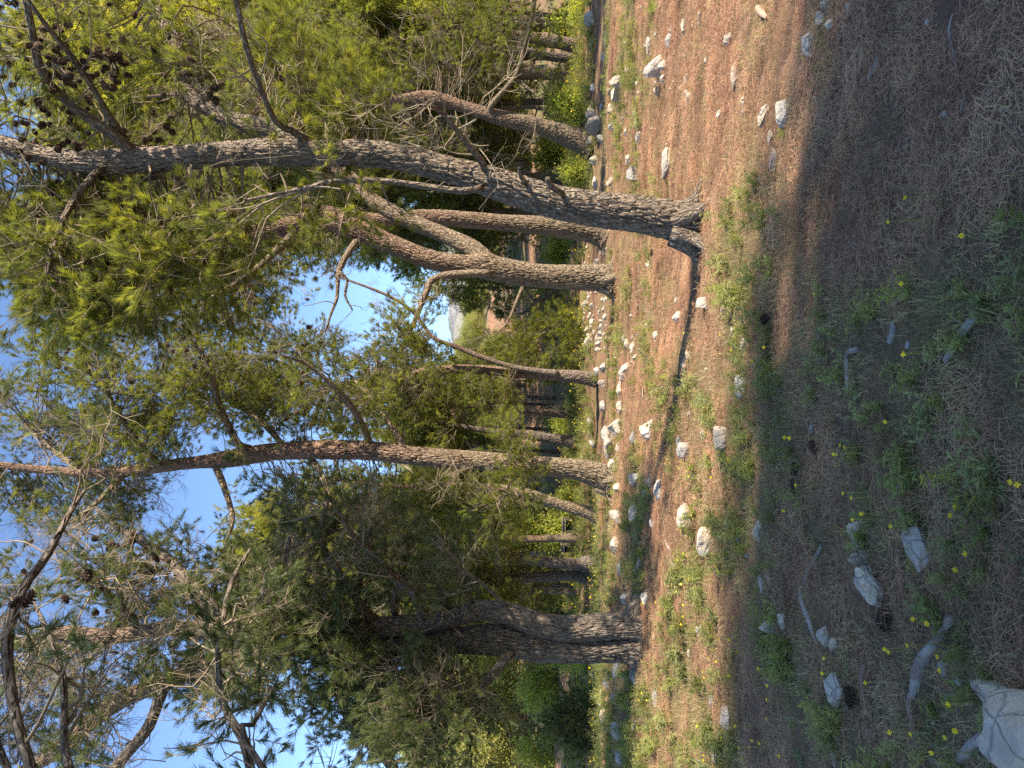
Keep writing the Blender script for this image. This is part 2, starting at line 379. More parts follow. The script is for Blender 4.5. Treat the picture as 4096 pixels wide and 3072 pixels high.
# ------------------------------------------------------------------ small shapes that are scattered many times
def needle_tuft(mb, base, d, n, ln, spread, wd, mi, r):
    """a brush of needles at the end of a twig"""
    d = np.asarray(d) / np.linalg.norm(d)
    for _ in range(n):
        q = d + r.normal(0, spread, 3); q /= np.linalg.norm(q)
        side = np.cross(q, r.normal(0, 1, 3)); side /= np.linalg.norm(side) + 1e-9
        st = np.asarray(base) - d * r.uniform(0, ln * .55); L = ln * r.uniform(.7, 1.1)
        mid = st + q * L * .55; tip = st + q * L + np.array([0, 0, -.12 * L * r.uniform(0, 1)])
        mb.add([st - side * wd * .4, st + side * wd * .4, mid + side * wd * .5, mid - side * wd * .5, tip], [[0, 1, 2, 3], [3, 2, 4]], mi)
def spray(seed, tufts, needles, ln=.52, dead=False, wd=.0042, nl=.125, nm='needle'):
    r = np.random.RandomState(seed); mb = MB()
    main = [np.zeros(3)]
    d = np.array([1.0, 0, .1])
    for k in range(5):
        d = d + r.normal(0, .22, 3) + np.array([0, 0, .06]); d /= np.linalg.norm(d); main.append(main[-1] + d * ln / 5)
    mb.tube(main, np.linspace(.0055, .002, 6), 3, 0, False)
    ends = [(main[-1], d)]
    for k in range(tufts - 1):
        i = r.randint(1, 5); s = main[i]; q = d + r.normal(0, .75, 3); q /= np.linalg.norm(q)
        L = ln * r.uniform(.2, .5); p1 = s + q * L * .5; q2 = q + r.normal(0, .3, 3) + np.array([.2, 0, .15]); q2 /= np.linalg.norm(q2); p2 = p1 + q2 * L * .5
        mb.tube([s, p1, p2], [.0032, .0025, .0016], 3, 0, False); ends.append((p2, q2))
        if dead:
            q3 = q2 + r.normal(0, .6, 3); q3 /= np.linalg.norm(q3); mb.tube([p1, p1 + q3 * L * .4, p1 + q3 * L * .7 + r.normal(0, .02, 3)], [.002, .0016, .001], 3, 0, False)
    if not dead:
        for (e, q) in ends: needle_tuft(mb, e, q, needles, nl, .33, wd, 1, r)
    return mb.done('pine_spray', [M['twig_pale' if dead else 'twig'], M[nm]], False)
SPRAYS = [spray(s, 8, 38) for s in (1, 2, 3, 4)]
SPRAYS_NEAR = [spray(s, 9, 62, wd=.0027, nl=.12) for s in (31, 32, 33)]
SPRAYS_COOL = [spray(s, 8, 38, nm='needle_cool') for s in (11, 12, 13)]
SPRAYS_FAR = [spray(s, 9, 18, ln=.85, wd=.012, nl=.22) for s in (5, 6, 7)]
SPRAYS_SUN = [spray(s, 9, 18, ln=.85, wd=.012, nl=.22, nm='needle_sun_tint') for s in (15, 16, 17)]
SPRAYS_DEAD = [spray(s, 9, 0, ln=.7, dead=True) for s in (8, 9, 10)]
def leaf_cluster(seed, n, rad, L, matn):
    r = np.random.RandomState(seed); mb = MB()
    for _ in range(n):
        p = r.normal(0, rad * .5, 3); d = p / (np.linalg.norm(p) + 1e-6) + r.normal(0, .6, 3); d /= np.linalg.norm(d)
        s = np.cross(d, r.normal(0, 1, 3)); s /= np.linalg.norm(s); l = L * r.uniform(.6, 1.2); u = np.cross(s, d)
        mb.add([p, p + d * l * .5 + s * l * .28 + u * l * .05, p + d * l, p + d * l * .5 - s * l * .28 + u * l * .05], [[0, 1, 2, 3]], 0)
    return mb.done('leaf_cluster', [M[matn]], False)
LEAF_FAR = [leaf_cluster(s, 120, .75, .15, 'broad') for s in (1, 2)]
LEAF_BUSH = [leaf_cluster(s, 40, .26, .075, 'broad_green') for s in (3, 4)]
LEAF_DRY = [leaf_cluster(s, 26, .45, .12, 'dry_leaf') for s in (5, 6)]
def needle_patch(seed, n, rad, ln, wd, m):
    r = np.random.RandomState(seed); mb = MB()
    main = r.uniform(0, 6.28)
    for _ in range(n):
        a = r.uniform(0, 6.28); q = rad * math.sqrt(r.uniform()); p = np.array([q * math.cos(a), q * math.sin(a), r.uniform(.002, .018)])
        th = r.normal(main, .9); d = np.array([math.cos(th), math.sin(th), r.normal(0, .12)]); s = np.array([-d[1], d[0], r.normal(0, .3)])
        L = ln * r.uniform(.5, 1.1); md = p + d * L * .5 + np.array([0, 0, r.uniform(-.004, .012)]) + s * r.normal(0, .003)
        mb.add([p - s * wd * .5, p + s * wd * .5, md + s * wd * .5, md - s * wd * .5, p + d * L], [[0, 1, 2, 3], [3, 2, 4]], 0)
    return mb.done('needle_patch', [M[m]], False)
LITTER = [needle_patch(s, 210, .2, .095, .0019, 'litter') for s in range(6)] + [needle_patch(9, 40, .2, .11, .0018, 'straw')]
def blade(mb, p, d, L, wd, droop, mi):
    s = np.cross(d, [0, 0, 1.0]); s = s / (np.linalg.norm(s) + 1e-6)
    a = p + d * L * .5; b_ = p + d * L + np.array([d[0], d[1], -1]) * droop * L
    mb.add([p - s * wd * .5, p + s * wd * .5, a + s * wd * .4, a - s * wd * .4, b_], [[0, 1, 2, 3], [3, 2, 4]], mi)
def grass_tuft(seed, n, L, rad, m, wd=.0035):
    r = np.random.RandomState(seed); mb = MB()
    for _ in range(n):
        a = r.uniform(0, 6.28); p = np.array([r.normal(0, rad), r.normal(0, rad), -.01]); k = r.uniform(.25, 1.3)
        d = np.array([math.cos(a) * k, math.sin(a) * k, 1.0]); d /= np.linalg.norm(d); blade(mb, p, d, L * r.uniform(.5, 1.2), wd, r.uniform(.1, .45), 0)
    return mb.done('grass_tuft', [M[m]], False)
GRASS = [grass_tuft(s, 46, .085, .085, 'grass', .0028) for s in range(3)] + [grass_tuft(7, 22, .10, .08, 'straw', .0022)]
def weed_geom(seed, stems, L, m='weed', mb=None):
    """stalks with narrow lobed leaves, like wall rocket"""
    r = np.random.RandomState(seed); mb = mb or MB()
    for _ in range(stems):
        a = r.uniform(0, 6.28); k = r.uniform(.3, 1.2); d = np.array([math.cos(a) * k, math.sin(a) * k, 1.0]); d /= np.linalg.norm(d)
        S = L * r.uniform(.5, 1.1); pts = [np.array([r.normal(0, .02), r.normal(0, .02), -.01])]
        for q in range(3): d = d + np.array([0, 0, .12]) + r.normal(0, .12, 3); d /= np.linalg.norm(d); pts.append(pts[-1] + d * S / 3)
        mb.tube(pts, [.0024, .002, .0016, .001], 3, 0, False)
        for q in range(8):
            u = r.uniform(.1, 1) * 2.99; i = int(u); p = pts[i] + (pts[i + 1] - pts[i]) * (u - i)
            b_ = r.uniform(0, 6.28); e = np.array([math.cos(b_), math.sin(b_), r.uniform(.1, .9)]); e /= np.linalg.norm(e)
            l = r.uniform(.03, .07); s = np.cross(e, [0, 0, 1.0]); s /= np.linalg.norm(s) + 1e-6
            mb.add([p, p + e * l * .45 + s * l * .14, p + e * l + np.array([0, 0, -.2 * l]), p + e * l * .45 - s * l * .14], [[0, 1, 2, 3]], 0)
    return mb
WEEDS = [weed_geom(s, 8, .17).done('weed_clump', [M['weed']], False) for s in (1, 2, 3)]
def far_weed(seed, flowers):
    mb = weed_geom(seed, 16, .38); r = np.random.RandomState(seed)
    for q in range(flowers):
        p = np.array([r.normal(0, .15), r.normal(0, .15), r.uniform(.26, .42)]); mb.add([p + [.018, 0, 0], p + [0, .018, .006], p - [.018, 0, 0], p - [0, .018, .006]], [[0, 1, 2, 3]], 1)
        mb.add([p + [.016, 0, .014], p + [0, 0, .03], p - [.016, 0, .0], p - [0, 0, .012]], [[0, 1, 2, 3]], 1)
    return mb.done('flowering_weed', [M['weed'], M['petal']], False)
WEEDS_FAR = [far_weed(21, 3), far_weed(22, 1), far_weed(23, 0), far_weed(24, 0)]

_groups = {}
def scatter_group(protos):
    key = tuple(p.name for p in protos)
    if key in _groups: return _groups[key]
    g = bpy.data.node_groups.new('scatter', 'GeometryNodeTree')
    g.interface.new_socket('Geometry', in_out='INPUT', socket_type='NodeSocketGeometry'); g.interface.new_socket('Geometry', in_out='OUTPUT', socket_type='NodeSocketGeometry')
    gi = g.nodes.new('NodeGroupInput'); go = g.nodes.new('NodeGroupOutput'); ip = g.nodes.new('GeometryNodeInstanceOnPoints'); jn = g.nodes.new('GeometryNodeJoinGeometry')
    for me in reversed(protos):
        ob = bpy.data.objects.new(me.name, me)          # source only, never linked to the scene
        oi = g.nodes.new('GeometryNodeObjectInfo'); oi.inputs[0].default_value = ob
        ti = g.nodes.new('GeometryNodeGeometryToInstance'); g.links.new(oi.outputs['Geometry'], ti.inputs[0]); g.links.new(ti.outputs[0], jn.inputs[0])
    g.links.new(gi.outputs[0], ip.inputs['Points']); g.links.new(jn.outputs[0], ip.inputs['Instance']); ip.inputs['Pick Instance'].default_value = True
    for nm, typ, sock in (('vid', 'INT', 'Instance Index'), ('rot', 'FLOAT_VECTOR', 'Rotation'), ('scl', 'FLOAT', 'Scale')):
        na = g.nodes.new('GeometryNodeInputNamedAttribute'); na.data_type = typ; na.inputs[0].default_value = nm
        g.links.new(na.outputs[0], ip.inputs[sock])
    g.links.new(ip.outputs[0], go.inputs[0]); _groups[key] = g
    return g
def scatter(name, P, rot, scl, protos, parent=None, loc=None, seed=0):
    P = np.asarray(P, float).reshape(-1, 3); n = len(P)
    me = bpy.data.meshes.new(name); me.vertices.add(n); me.vertices.foreach_set('co', P.ravel())
    me.attributes.new('rot', 'FLOAT_VECTOR', 'POINT').data.foreach_set('vector', np.asarray(rot, float).ravel())
    me.attributes.new('scl', 'FLOAT', 'POINT').data.foreach_set('value', np.asarray(scl, float).ravel())
    me.attributes.new('vid', 'INT', 'POINT').data.foreach_set('value', np.random.RandomState(seed + n).randint(0, len(protos), n).astype(np.int32))
    for pm in protos[:1]:
        for m in pm.materials: me.materials.append(m)
    o = link(name, me, parent, loc); md = o.modifiers.new('scatter', 'NODES'); md.node_group = scatter_group(protos)
    tag(o, kind='stuff'); return o
def dir_euler(D, r):
    """rotation that turns +X to each direction, with a random roll"""
    D = np.asarray(D, float); D = D / (np.linalg.norm(D, axis=1)[:, None] + 1e-9)
    return np.stack([r.uniform(-1, 1, len(D)), -np.arcsin(np.clip(D[:, 2], -1, 1)), np.arctan2(D[:, 1], D[:, 0])], 1)

# ------------------------------------------------------------------ pines
GAPS = [(1440, 1150, 150, 150), (1330, 1060, 90, 90), (1640, 1080, 130, 40), (1830, 1180, 80, 70), (900, 2960, 330, 150), (1330, 2960, 130, 120), (1200, 2760, 110, 80),
        (190, 1580, 130, 70), (330, 1290, 80, 60), (1480, 850, 160, 40), (1650, 770, 100, 40), (330, 2420, 180, 80), (120, 2480, 120, 90), (560, 2520, 60, 60), (120, 1220, 70, 50), (700, 2850, 120, 60), (60, 2150, 90, 60), (480, 2150, 90, 60), (1900, 1000, 60, 30)]
def in_gap(px, py, k=1.0):
    return any(((px - a) / (c_ * k)) ** 2 + ((py - b_) / (d_ * k)) ** 2 < 1 for a, b_, c_, d_ in GAPS)
CONES = []
def cone_mesh(seed, rows, L, R):
    """open pine cone: rows of scales set in a spiral round a core"""
    r = np.random.RandomState(seed); mb = MB(); n = rows * 7
    mb.tube([(0, 0, 0), (0, 0, L * .3), (0, 0, L * .75), (0, 0, L)], [R * .3, R * .55, R * .4, R * .1], 6)
    for i in range(n):
        u = (i + .5) / n; a = i * 2.39996; rr = R * (math.sin(math.pi * min(1, u * .80 + .16)) ** .8); z = L * u
        d = np.array([math.cos(a), math.sin(a), 0]); s = np.array([-d[1], d[0], 0]); wd = R * .30 * (.6 + .4 * (1 - abs(u - .4)))
        p0 = d * rr * .35 + np.array([0, 0, z - L * .05]); up = np.array([0, 0, L * .11]) * r.uniform(.5, 1.3)
        e = d * rr * r.uniform(.9, 1.06) + np.array([0, 0, z]) + up * .3
        mb.add([p0 - s * wd * .5, p0 + s * wd * .5, e + s * wd, e + d * R * .05 + up * .5, e - s * wd, e - up * .45 + d * R * .02], [[0, 1, 2, 3], [0, 3, 4], [1, 0, 5], [1, 5, 2], [0, 4, 5], [2, 5, 3], [3, 5, 4]])
    return mb.done('pine_cone', [M['cone']], False)
CONE_A = [cone_mesh(1, 7, .085, .036), cone_mesh(2, 6, .072, .036)]

class Pine:
    def __init__(s, name, base, label, seed, bark, group=None, cat='tree'):
        s.base = Vector(base); s.r = np.random.RandomState(seed); s.bark = bark
        s.root = empty(name, s.base, label, cat, group); s.sk = []; s.tw = MB(); s.P = []; s.D = []; s.S = []; s.dP = []; s.dD = []; s.dS = []; s.limbs = []; s.nc = 0
    def stem(s, pts, Y, name='trunk', amp=.02, fine=True, grow=None, yend=None, flare=0):
        """a trunk or limb through traced places: (column, row, width) of the photograph at distance Y"""
        n = len(pts); W = []
        for i, (px, py, wd) in enumerate(pts):
            y = Y if yend is None else Y + (yend - Y) * i / (n - 1)
            p = at(px, py, y); W.append((p.x, p.y, p.z, width_at(wd, p) / 2))
        if grow: 
            for (dx, dy, dz, k) in grow: q = W[-1]; W.append((q[0] + dx, q[1] + dy, q[2] + dz, q[3] * k))
        return s.stem_w(W, name, amp, fine)
    def stem_w(s, W, name='trunk', amp=.02, fine=True):
        R0 = W[0][3]; step = .035 if fine else max(.12, R0)
        C = spline(W, step); C[:, 3] = np.maximum(C[:, 3], .004)
        sides = int(min(180, max(14, 2 * math.pi * R0 / .0115))) if fine else (12 if R0 > .06 else 7)
        ph = s.r.uniform(0, 50)
        def disp(bk, rr, ss):
            q = bk / np.array([.048, .048, .20]) + ph; q = q + (np.stack([vnoise(bk * 9 + 3, 1), vnoise(bk * 9 + 40, 2), vnoise(bk * 5 + 80, 3)], 1) - .5) * 1.2
            a = amp * np.clip(rr / (R0 * .8), .12, 1)
            return (smooth(.02, .20, cells(q)) - .8) * a * 1.15 + (fbm(bk * 30, 3, 5) - .5) * a * .8 + (vnoise(bk * np.array([3, 3, 1.2]) + ph) - .5) * rr * .22
        def disp2(bk, rr, ss): return (vnoise(bk * np.array([6, 6, 3]) + ph) - .5) * rr * .3
        mb = MB(); mb.tube(C[:, :3], C[:, 3], sides, 0, True, disp if fine else disp2)
        o = link(name, mb.done(name, [s.bark], True, True, s.base), s.root)
        s.sk.append(C[:, :4]); s.limbs.append(C)
        return o
    def side_twigs(s, per_m=5, lo=.3, L=(.3, 1.0), sprays=3, dead=.2, up=.25, which=None, size=1.0):
        """small branches with sprays along the limbs already there"""
        for C in (s.limbs if which is None else which):
            n = len(C); ln = np.linalg.norm(np.diff(C[:, :3], axis=0), axis=1).sum()
            for _ in range(int(ln * per_m * (1 - lo))):
                i = int(n * s.r.uniform(lo, .999)); p = C[i, :3]; t_ = C[min(i + 1, n - 1), :3] - C[max(i - 1, 0), :3]; t_ = t_ / (np.linalg.norm(t_) + 1e-6)
                d = t_ * .6 + s.r.normal(0, .7, 3) + [0, 0, up]; d /= np.linalg.norm(d)
                s.branchlet(p, p + d * s.r.uniform(*L), min(C[i, 3] * .5, .012), sprays, s.r.uniform() < dead, size)
    def branchlet(s, p, e, rad, sprays, dead, size=1.0, spread=.16):
        v = e - p; L = np.linalg.norm(v); m1 = p + v * .35 + s.r.normal(0, .09, 3) * L + [0, 0, -.05 * L]; m2 = p + v * .7 + s.r.normal(0, .09, 3) * L
        C = spline([p, m1, m2, e], max(.12, L / 8)); s.tw.tube(C, np.linspace(rad, max(.0025, rad * .3), len(C)), 4, 0, False)
        if dead and s.r.uniform() < .5: sprays = max(1, sprays // 2)
        for q in range(sprays):
            i = int(len(C) * s.r.uniform(.45, .999)); a = C[min(i, len(C) - 1)]
            d = v / (L + 1e-6) * .7 + s.r.normal(0, .55, 3) + [0, 0, .12]; g = s.r.uniform(.7, 1.25) * size
            if dead: s.dP.append(a + s.r.normal(0, .04, 3)); s.dD.append(d); s.dS.append(g)
            else: s.P.append(a + s.r.normal(0, spread * .4, 3)); s.D.append(d); s.S.append(g)
    def fill(s, px, py, rx, ry, y0, y1, count, sprays=5, dead=.15, gaps=True, size=1.0):
        """foliage clumps round a part of the picture's sky line, tied back to the nearest limb"""
        sk = np.concatenate(s.sk)
        sprays += 2
        for _ in range(int(count * 1.7)):
            a = s.r.uniform(0, 6.28); q = math.sqrt(s.r.uniform()); X, Yp = px + rx * q * math.cos(a), py + ry * q * math.sin(a)
            if gaps and in_gap(X, Yp): continue
            c_ = np.array(at(X, Yp, s.r.uniform(y0, y1)))
            if c_[2] < .5: continue
            dist = np.linalg.norm(sk[:, :3] - c_, axis=1) + np.maximum(0, sk[:, 2] - c_[2]) * .7
            k = np.argsort(dist)[s.r.randint(0, 6)]
            s.branchlet(sk[k, :3], c_, min(.016, sk[k, 3] * .6), sprays, s.r.uniform() < dead, size, .35)
    def cones(s, px, py, rx, ry, y0, y1, count, size=1.0):
        for _ in range(count):
            a = s.r.uniform(0, 6.28); q = math.sqrt(s.r.uniform()); p = at(px + rx * q * math.cos(a), py + ry * q * math.sin(a), s.r.uniform(y0, y1))
            pts = np.asarray(s.P) if len(s.P) else np.concatenate(s.sk)[:, :3]
            k = np.argmin(np.linalg.norm(pts - np.array(p), axis=1)); tgt = Vector(pts[k]); 
            if (tgt - p).length > .35: p = tgt + Vector(s.r.normal(0, .12, 3))
            o = link('pine_cone', CONE_A[s.nc % 2], s.root, p - s.base); s.nc += 1
            o.rotation_euler = (s.r.uniform(1.2, 3.6), s.r.uniform(-.6, .6), s.r.uniform(0, 6.28)); g = size * s.r.uniform(.8, 1.2); o.scale = (g, g, g)
            d = (tgt - p)
            if d.length > .03: s.tw.tube([tgt, (tgt + p) / 2 + Vector((0, 0, -.02)), p], [.004, .004, .004], 3, 0, False)
    def finish(s, protos=None, dead=None):
        protos = protos or SPRAYS
        if s.tw.n: tag(link('twigs', s.tw.done('twigs', [M['twig']], False, False, s.base), s.root), kind='stuff')
        b_ = np.array(s.base)
        if s.P: scatter('crown', np.asarray(s.P) - b_, dir_euler(s.D, s.r), s.S, protos, s.root, None, 3)
        if s.dP: scatter('dead_twigs', np.asarray(s.dP) - b_, dir_euler(s.dD, s.r), s.dS, SPRAYS_DEAD, s.root, None, 4)
        return s.root

def free_limb(tr, start, d, L, r0, up=.5, name='branch', steps=6):
    """a limb that is not traced: wanders out and turns up"""
    p = np.array(start, float); d = np.array(d, float); d /= np.linalg.norm(d); W = [(*p, r0)]
    for k in range(steps):
        d = d + tr.r.normal(0, .18, 3) + [0, 0, up / steps]; d /= np.linalg.norm(d); p = p + d * L / steps; W.append((*p, r0 * (1 - .8 * (k + 1) / steps)))
    tr.stem_w(W, name, .004, False); return tr.limbs[-1]

# -- the near pine right of the middle
A = Pine('pine_tree', spot(2800, 905), 'near grey barked pine with a bent trunk and a crown full of dark cones', 1, M['bark_grey'])
YA = A.base.y
A.stem([(2830, 915, 200), (2800, 905, 172), (2742, 888, 156), (2562, 859, 140), (2381, 838, 134), (2200, 802, 126), (2004, 745, 124), (1860, 700, 112), (1703, 655, 104), (1522, 615, 110), (1281, 612, 104), (1100, 610, 108), (904, 617, 96), (603, 639, 98), (362, 648, 92), (181, 622, 72), (0, 578, 74)], YA, amp=.022, grow=[(.2, .1, .9, .85), (.3, 0, 1.2, .7), (0, .2, 1.3, .5)])
A.stem([(1240, 590, 70), (1180, 553, 74), (1100, 520, 76), (930, 480, 70), (753, 374, 70), (723, 271, 60), (693, 150, 52), (590, 0, 46), (500, -140, 36), (380, -260, 20)], YA, 'branch', .008, True, yend=YA + 1.0)
A.stem([(540, 620, 60), (500, 579, 48), (398, 500, 44), (301, 434, 40), (199, 337, 36), (150, 241, 34), (127, 120, 30), (102, 0, 26), (60, -160, 16)], YA, 'branch', .005, False, yend=YA - 1.2)
A.stem([(500, 560, 40), (446, 482, 28), (362, 337, 26), (283, 223, 24), (199, 120, 20), (133, 30, 18), (60, -90, 10)], YA, 'branch', .005, False, yend=YA - 1.6)
A.stem([(420, 650, 40), (386, 693, 32), (313, 777, 30), (259, 868, 26), (223, 964, 22), (190, 1090, 14)], YA, 'branch', .005, False, yend=YA - 1.0)
A.stem([(1930, 750, 30), (1847, 765, 27), (1672, 741, 26), (1522, 723, 26), (1341, 723, 24), (1250, 747, 22), (1100, 778, 18), (980, 800, 10)], YA - .15, 'branch', .004, False, yend=YA - .6)
A.stem([(1960, 690, 28), (1853, 554, 22), (1781, 464, 20), (1721, 422, 12)], YA, 'branch', .004, False, yend=YA - .9)
A.stem([(1240, 570, 40), (1160, 520, 30), (1100, 482, 27), (1037, 337, 26), (988, 199, 25), (958, 60, 22), (930, -120, 12)], YA, 'branch', .004, False, yend=YA - 1.5)
A.stem([(2250, 775, 26), (2205, 745, 24), (2190, 715, 20)], YA - .2, 'branch', .004, False, yend=YA - .5)
A.stem([(2120, 750, 24), (2085, 710, 20), (2075, 672, 10)], YA - .1, 'branch', .004, False, yend=YA - .4)
for q in range(5):
    free_limb(A, A.limbs[0][int(len(A.limbs[0]) * (.82 + .035 * q)), :3], (A.r.normal(.2, 1), A.r.normal(0, .8), .3), 2.4, .03)
A.side_twigs(5, .35, (.3, .9), 2, .35, which=A.limbs[1:6] + A.limbs[7:8] + A.limbs[10:])
A.side_twigs(14, .1, (.25, .7), 2, 1.0, up=0, which=A.limbs[6:7])
for _ in range(16):
    k = int(len(A.limbs[0]) * A.r.uniform(.33, .62)); A.branchlet(A.limbs[0][k, :3], A.limbs[0][k, :3] + A.r.normal(0, .5, 3) + [.15, -.25, .05], .006, 1, True)
A.fill(350, 250, 480, 420, YA + .2, YA + 1.5, 30, 1, .5)
A.fill(350, 850, 430, 250, YA + .2, YA + 2.0, 26, 2, .3)
A.fill(-350, 400, 330, 700, YA - 1, YA + 2, 30, 3, .1, gaps=False)
A.fill(430, 1060, 400, 230, YA - .9, YA + 1.0, 40, 4, .15)
A.fill(1400, 430, 90, 110, YA - .2, YA + .6, 8, 4, 0)
A.fill(1180, 200, 130, 200, YA + .2, YA + 1.5, 9, 4, .3)
A.fill(1330, 770, 40, 60, YA + .1, YA + .4, 2, 3, 0)
A.fill(900, 1050, 160, 130, YA + .2, YA + 1.2, 8, 3, .2)
A.fill(1000, 350, 250, 300, YA + .5, YA + 2, 20, 3, .9)
def roots(tr, n, R_, seed):
    r = np.random.RandomState(seed); C = tr.limbs[0][2]
    for k in range(n):
        a = 6.28 * (k + r.uniform(-.25, .25)) / n; d = np.array([math.cos(a), math.sin(a)]); W = []
        for (q, dz, rad) in ((.45, .30, .10), (.85, .13, .085), (1.25, .035, .06), (1.9, -.01, .035), (2.6, -.05, .012)):
            X, Y_ = C[0] + d[0] * R_ * q, C[1] + d[1] * R_ * q + r.normal(0, .015); W.append((X, Y_, g1(X, Y_) + dz * R_ / .25, rad * R_ / .25))
        tr.stem_w(W, 'root', .008, False)
roots(A, 6, .25, 1)
A.cones(330, 230, 360, 280, YA - 1.2, YA + .8, 150, 1.0); A.cones(420, 520, 380, 180, YA - .5, YA + .8, 45, 1.0); A.cones(500, 820, 420, 160, YA - .5, YA + .8, 36, .9); A.cones(400, 1100, 300, 150, YA - .9, YA, 24); A.cones(180, 400, 180, 330, YA - 1, YA, 40)
A.finish(SPRAYS_NEAR)

# -- the forked pine behind its left side
B = Pine('pine_tree', spot(2459, 1125), 'forked pine with thick plated ochre bark at the edge of the needle slope', 2, M['bark_ochre'])
YB = B.base.y
B.stem([(2470, 1130, 140), (2459, 1125, 122), (2400, 1113, 104), (2300, 1112, 94), (2150, 1102, 90), (2004, 1080, 96), (1930, 1062, 104), (1850, 1058, 80), (1720, 1037, 76), (1574, 981, 76), (1444, 926, 78), (1296, 885, 82), (1148, 907, 74), (1018, 935, 66), (889, 916, 56), (740, 889, 46), (560, 870, 36)], YB, amp=.03, grow=[(.2, .2, 1.2, .8), (.1, 0, 1.5, .6), (0, .2, 1.4, .4)])
B.stem([(1950, 1040, 70), (1883, 988, 70), (1763, 934, 66), (1582, 856, 62), (1462, 777, 54), (1401, 711, 50), (1300, 660, 44), (1150, 620, 36), (980, 600, 24)], YB + .1, 'branch', .012, True, yend=YB + 1.4)
B.stem([(1960, 1090, 34), (1751, 1108, 30), (1703, 1175, 24), (1667, 1265, 20), (1630, 1350, 14), (1600, 1420, 8)], YB - .2, 'branch', .005, False, yend=YB - 1.2)
B.stem([(1440, 950, 34), (1401, 1000, 26), (1365, 1060, 24), (1353, 1102, 20), (1347, 1193, 14), (1329, 1241, 11), (1300, 1330, 6)], YB, 'branch', .005, False, yend=YB - .8)
B.stem([(1350, 1085, 16), (1390, 1120, 13), (1380, 1180, 10), (1410, 1240, 7)], YB - .4, 'branch', .004, False)
B.stem([(1200, 910, 36), (1120, 990, 30), (1020, 1080, 26), (900, 1160, 20), (780, 1230, 12)], YB, 'branch', .005, False, yend=YB - 1.5)
B.stem([(1060, 930, 34), (980, 1020, 28), (860, 1090, 22), (700, 1130, 16), (560, 1190, 10)], YB, 'branch', .005, False, yend=YB + 1)
B.stem([(900, 915, 34), (800, 1010, 24), (640, 1080, 18), (480, 1150, 10)], YB, 'branch', .005, False, yend=YB - 1)
B.stem([(760, 890, 30), (620, 800, 24), (500, 720, 14)], YB, 'branch', .005, False, yend=YB + 1)
B.stem([(2090, 1150, 16), (2060, 1220, 12), (2030, 1290, 10), (2000, 1320, 6)], YB - .2, 'branch', .004, False, yend=YB - .8)
B.side_twigs(4, .3, (.4, 1.2), 2, .6, which=B.limbs[2:4]); B.side_twigs(5, .3, (.4, 1.3), 3, .3, which=B.limbs[5:9]); B.side_twigs(5, .1, (.2, .5), 1, 1, which=B.limbs[4:5] + B.limbs[9:10])
B.fill(700, 1120, 480, 250, YB - .3, YB + 2, 85, 5, .2); B.fill(250, 1000, 300, 220, YB - .3, YB + 2, 42, 5, .15); B.fill(1150, 950, 160, 140, YB - .5, YB + 1.5, 16, 4, .4); B.fill(-250, 1000, 300, 300, YB - 1.5, YB + 2, 25, 5, .1)
B.fill(1620, 1330, 70, 60, YB - 1.6, YB - .8, 7, 4, .2)
roots(B, 5, .30, 2); B.cones(330, 1230, 260, 90, YB - 1.5, YB, 34, 1.5); B.cones(1060, 1300, 120, 90, YB - 1.4, YB, 22, 1.4); B.cones(700, 1050, 200, 90, YB - 1.4, YB, 14, 1.4); B.finish()

Cc = Pine('pine_tree', at(2410, 945, 20.0) * 1.0 - Vector((0, 0, at(2410, 945, 20).z - g1(at(2410, 945, 20).x, 20))), 'straight brown pine standing just behind the bent grey trunk, half hidden by it', 3, M['bark_ochre'])
Cc.stem([(2430, 952, 110), (2400, 940, 90), (2300, 916, 82), (2004, 890, 66), (1703, 868, 56), (1522, 880, 48), (1350, 850, 42), (1150, 830, 36)], 20, amp=.03, grow=[(0, .3, 1.8, .8), (.3, .2, 2, .6), (0, 0, 1.6, .4)])
for q in range(9): free_limb(Cc, Cc.limbs[0][int(len(Cc.limbs[0]) * (.52 + .05 * q)), :3], (Cc.r.normal(0, 1), Cc.r.normal(.3, .8), .35), 2.8, .04)
Cc.side_twigs(4, .2, (.5, 1.4), 4, .25, which=Cc.limbs[1:], size=1.3); Cc.finish()

# -- the middle pine, sunlit, slightly leaning
D = Pine('pine_tree', spot(2450, 1925), 'sunlit pine with deeply furrowed golden bark beside the long row of white boulders', 4, M['bark_ochre'])
YD = D.base.y
D.stem([(2462, 1935, 150), (2450, 1925, 122), (2380, 1898, 98), (2300, 1877, 86), (2150, 1862, 78), (2004, 1847, 72), (1850, 1836, 72), (1703, 1826, 75), (1550, 1808, 76), (1401, 1800, 77), (1250, 1800, 73), (1100, 1806, 70), (980, 1826, 72), (904, 1838, 70), (783, 1850, 52), (620, 1870, 46), (422, 1895, 42), (180, 1880, 34), (0, 1860, 28)], YD, amp=.034, grow=[(.1, .2, 1.2, .7), (0, 0, 1.2, .5)])
D.stem([(1000, 1800, 40), (952, 1775, 30), (904, 1681, 26), (862, 1573, 22), (832, 1452, 16), (753, 1350, 10)], YD, 'branch', .005, False, yend=YD - 1.5)
D.stem([(1480, 1780, 32), (1440, 1680, 26), (1350, 1560, 22), (1230, 1460, 14), (1120, 1420, 8)], YD, 'branch', .005, False, yend=YD - 1.3)
D.stem([(1620, 1790, 28), (1560, 1700, 22), (1480, 1590, 16), (1400, 1500, 10)], YD, 'branch', .005, False, yend=YD + 1.3)
D.stem([(1130, 1780, 26), (1050, 1690, 20), (960, 1630, 14)], YD, 'branch', .005, False, yend=YD + 1)
D.stem([(860, 1860, 30), (900, 1960, 24), (930, 2080, 18), (900, 2180, 10)], YD, 'branch', .005, False, yend=YD - 1)
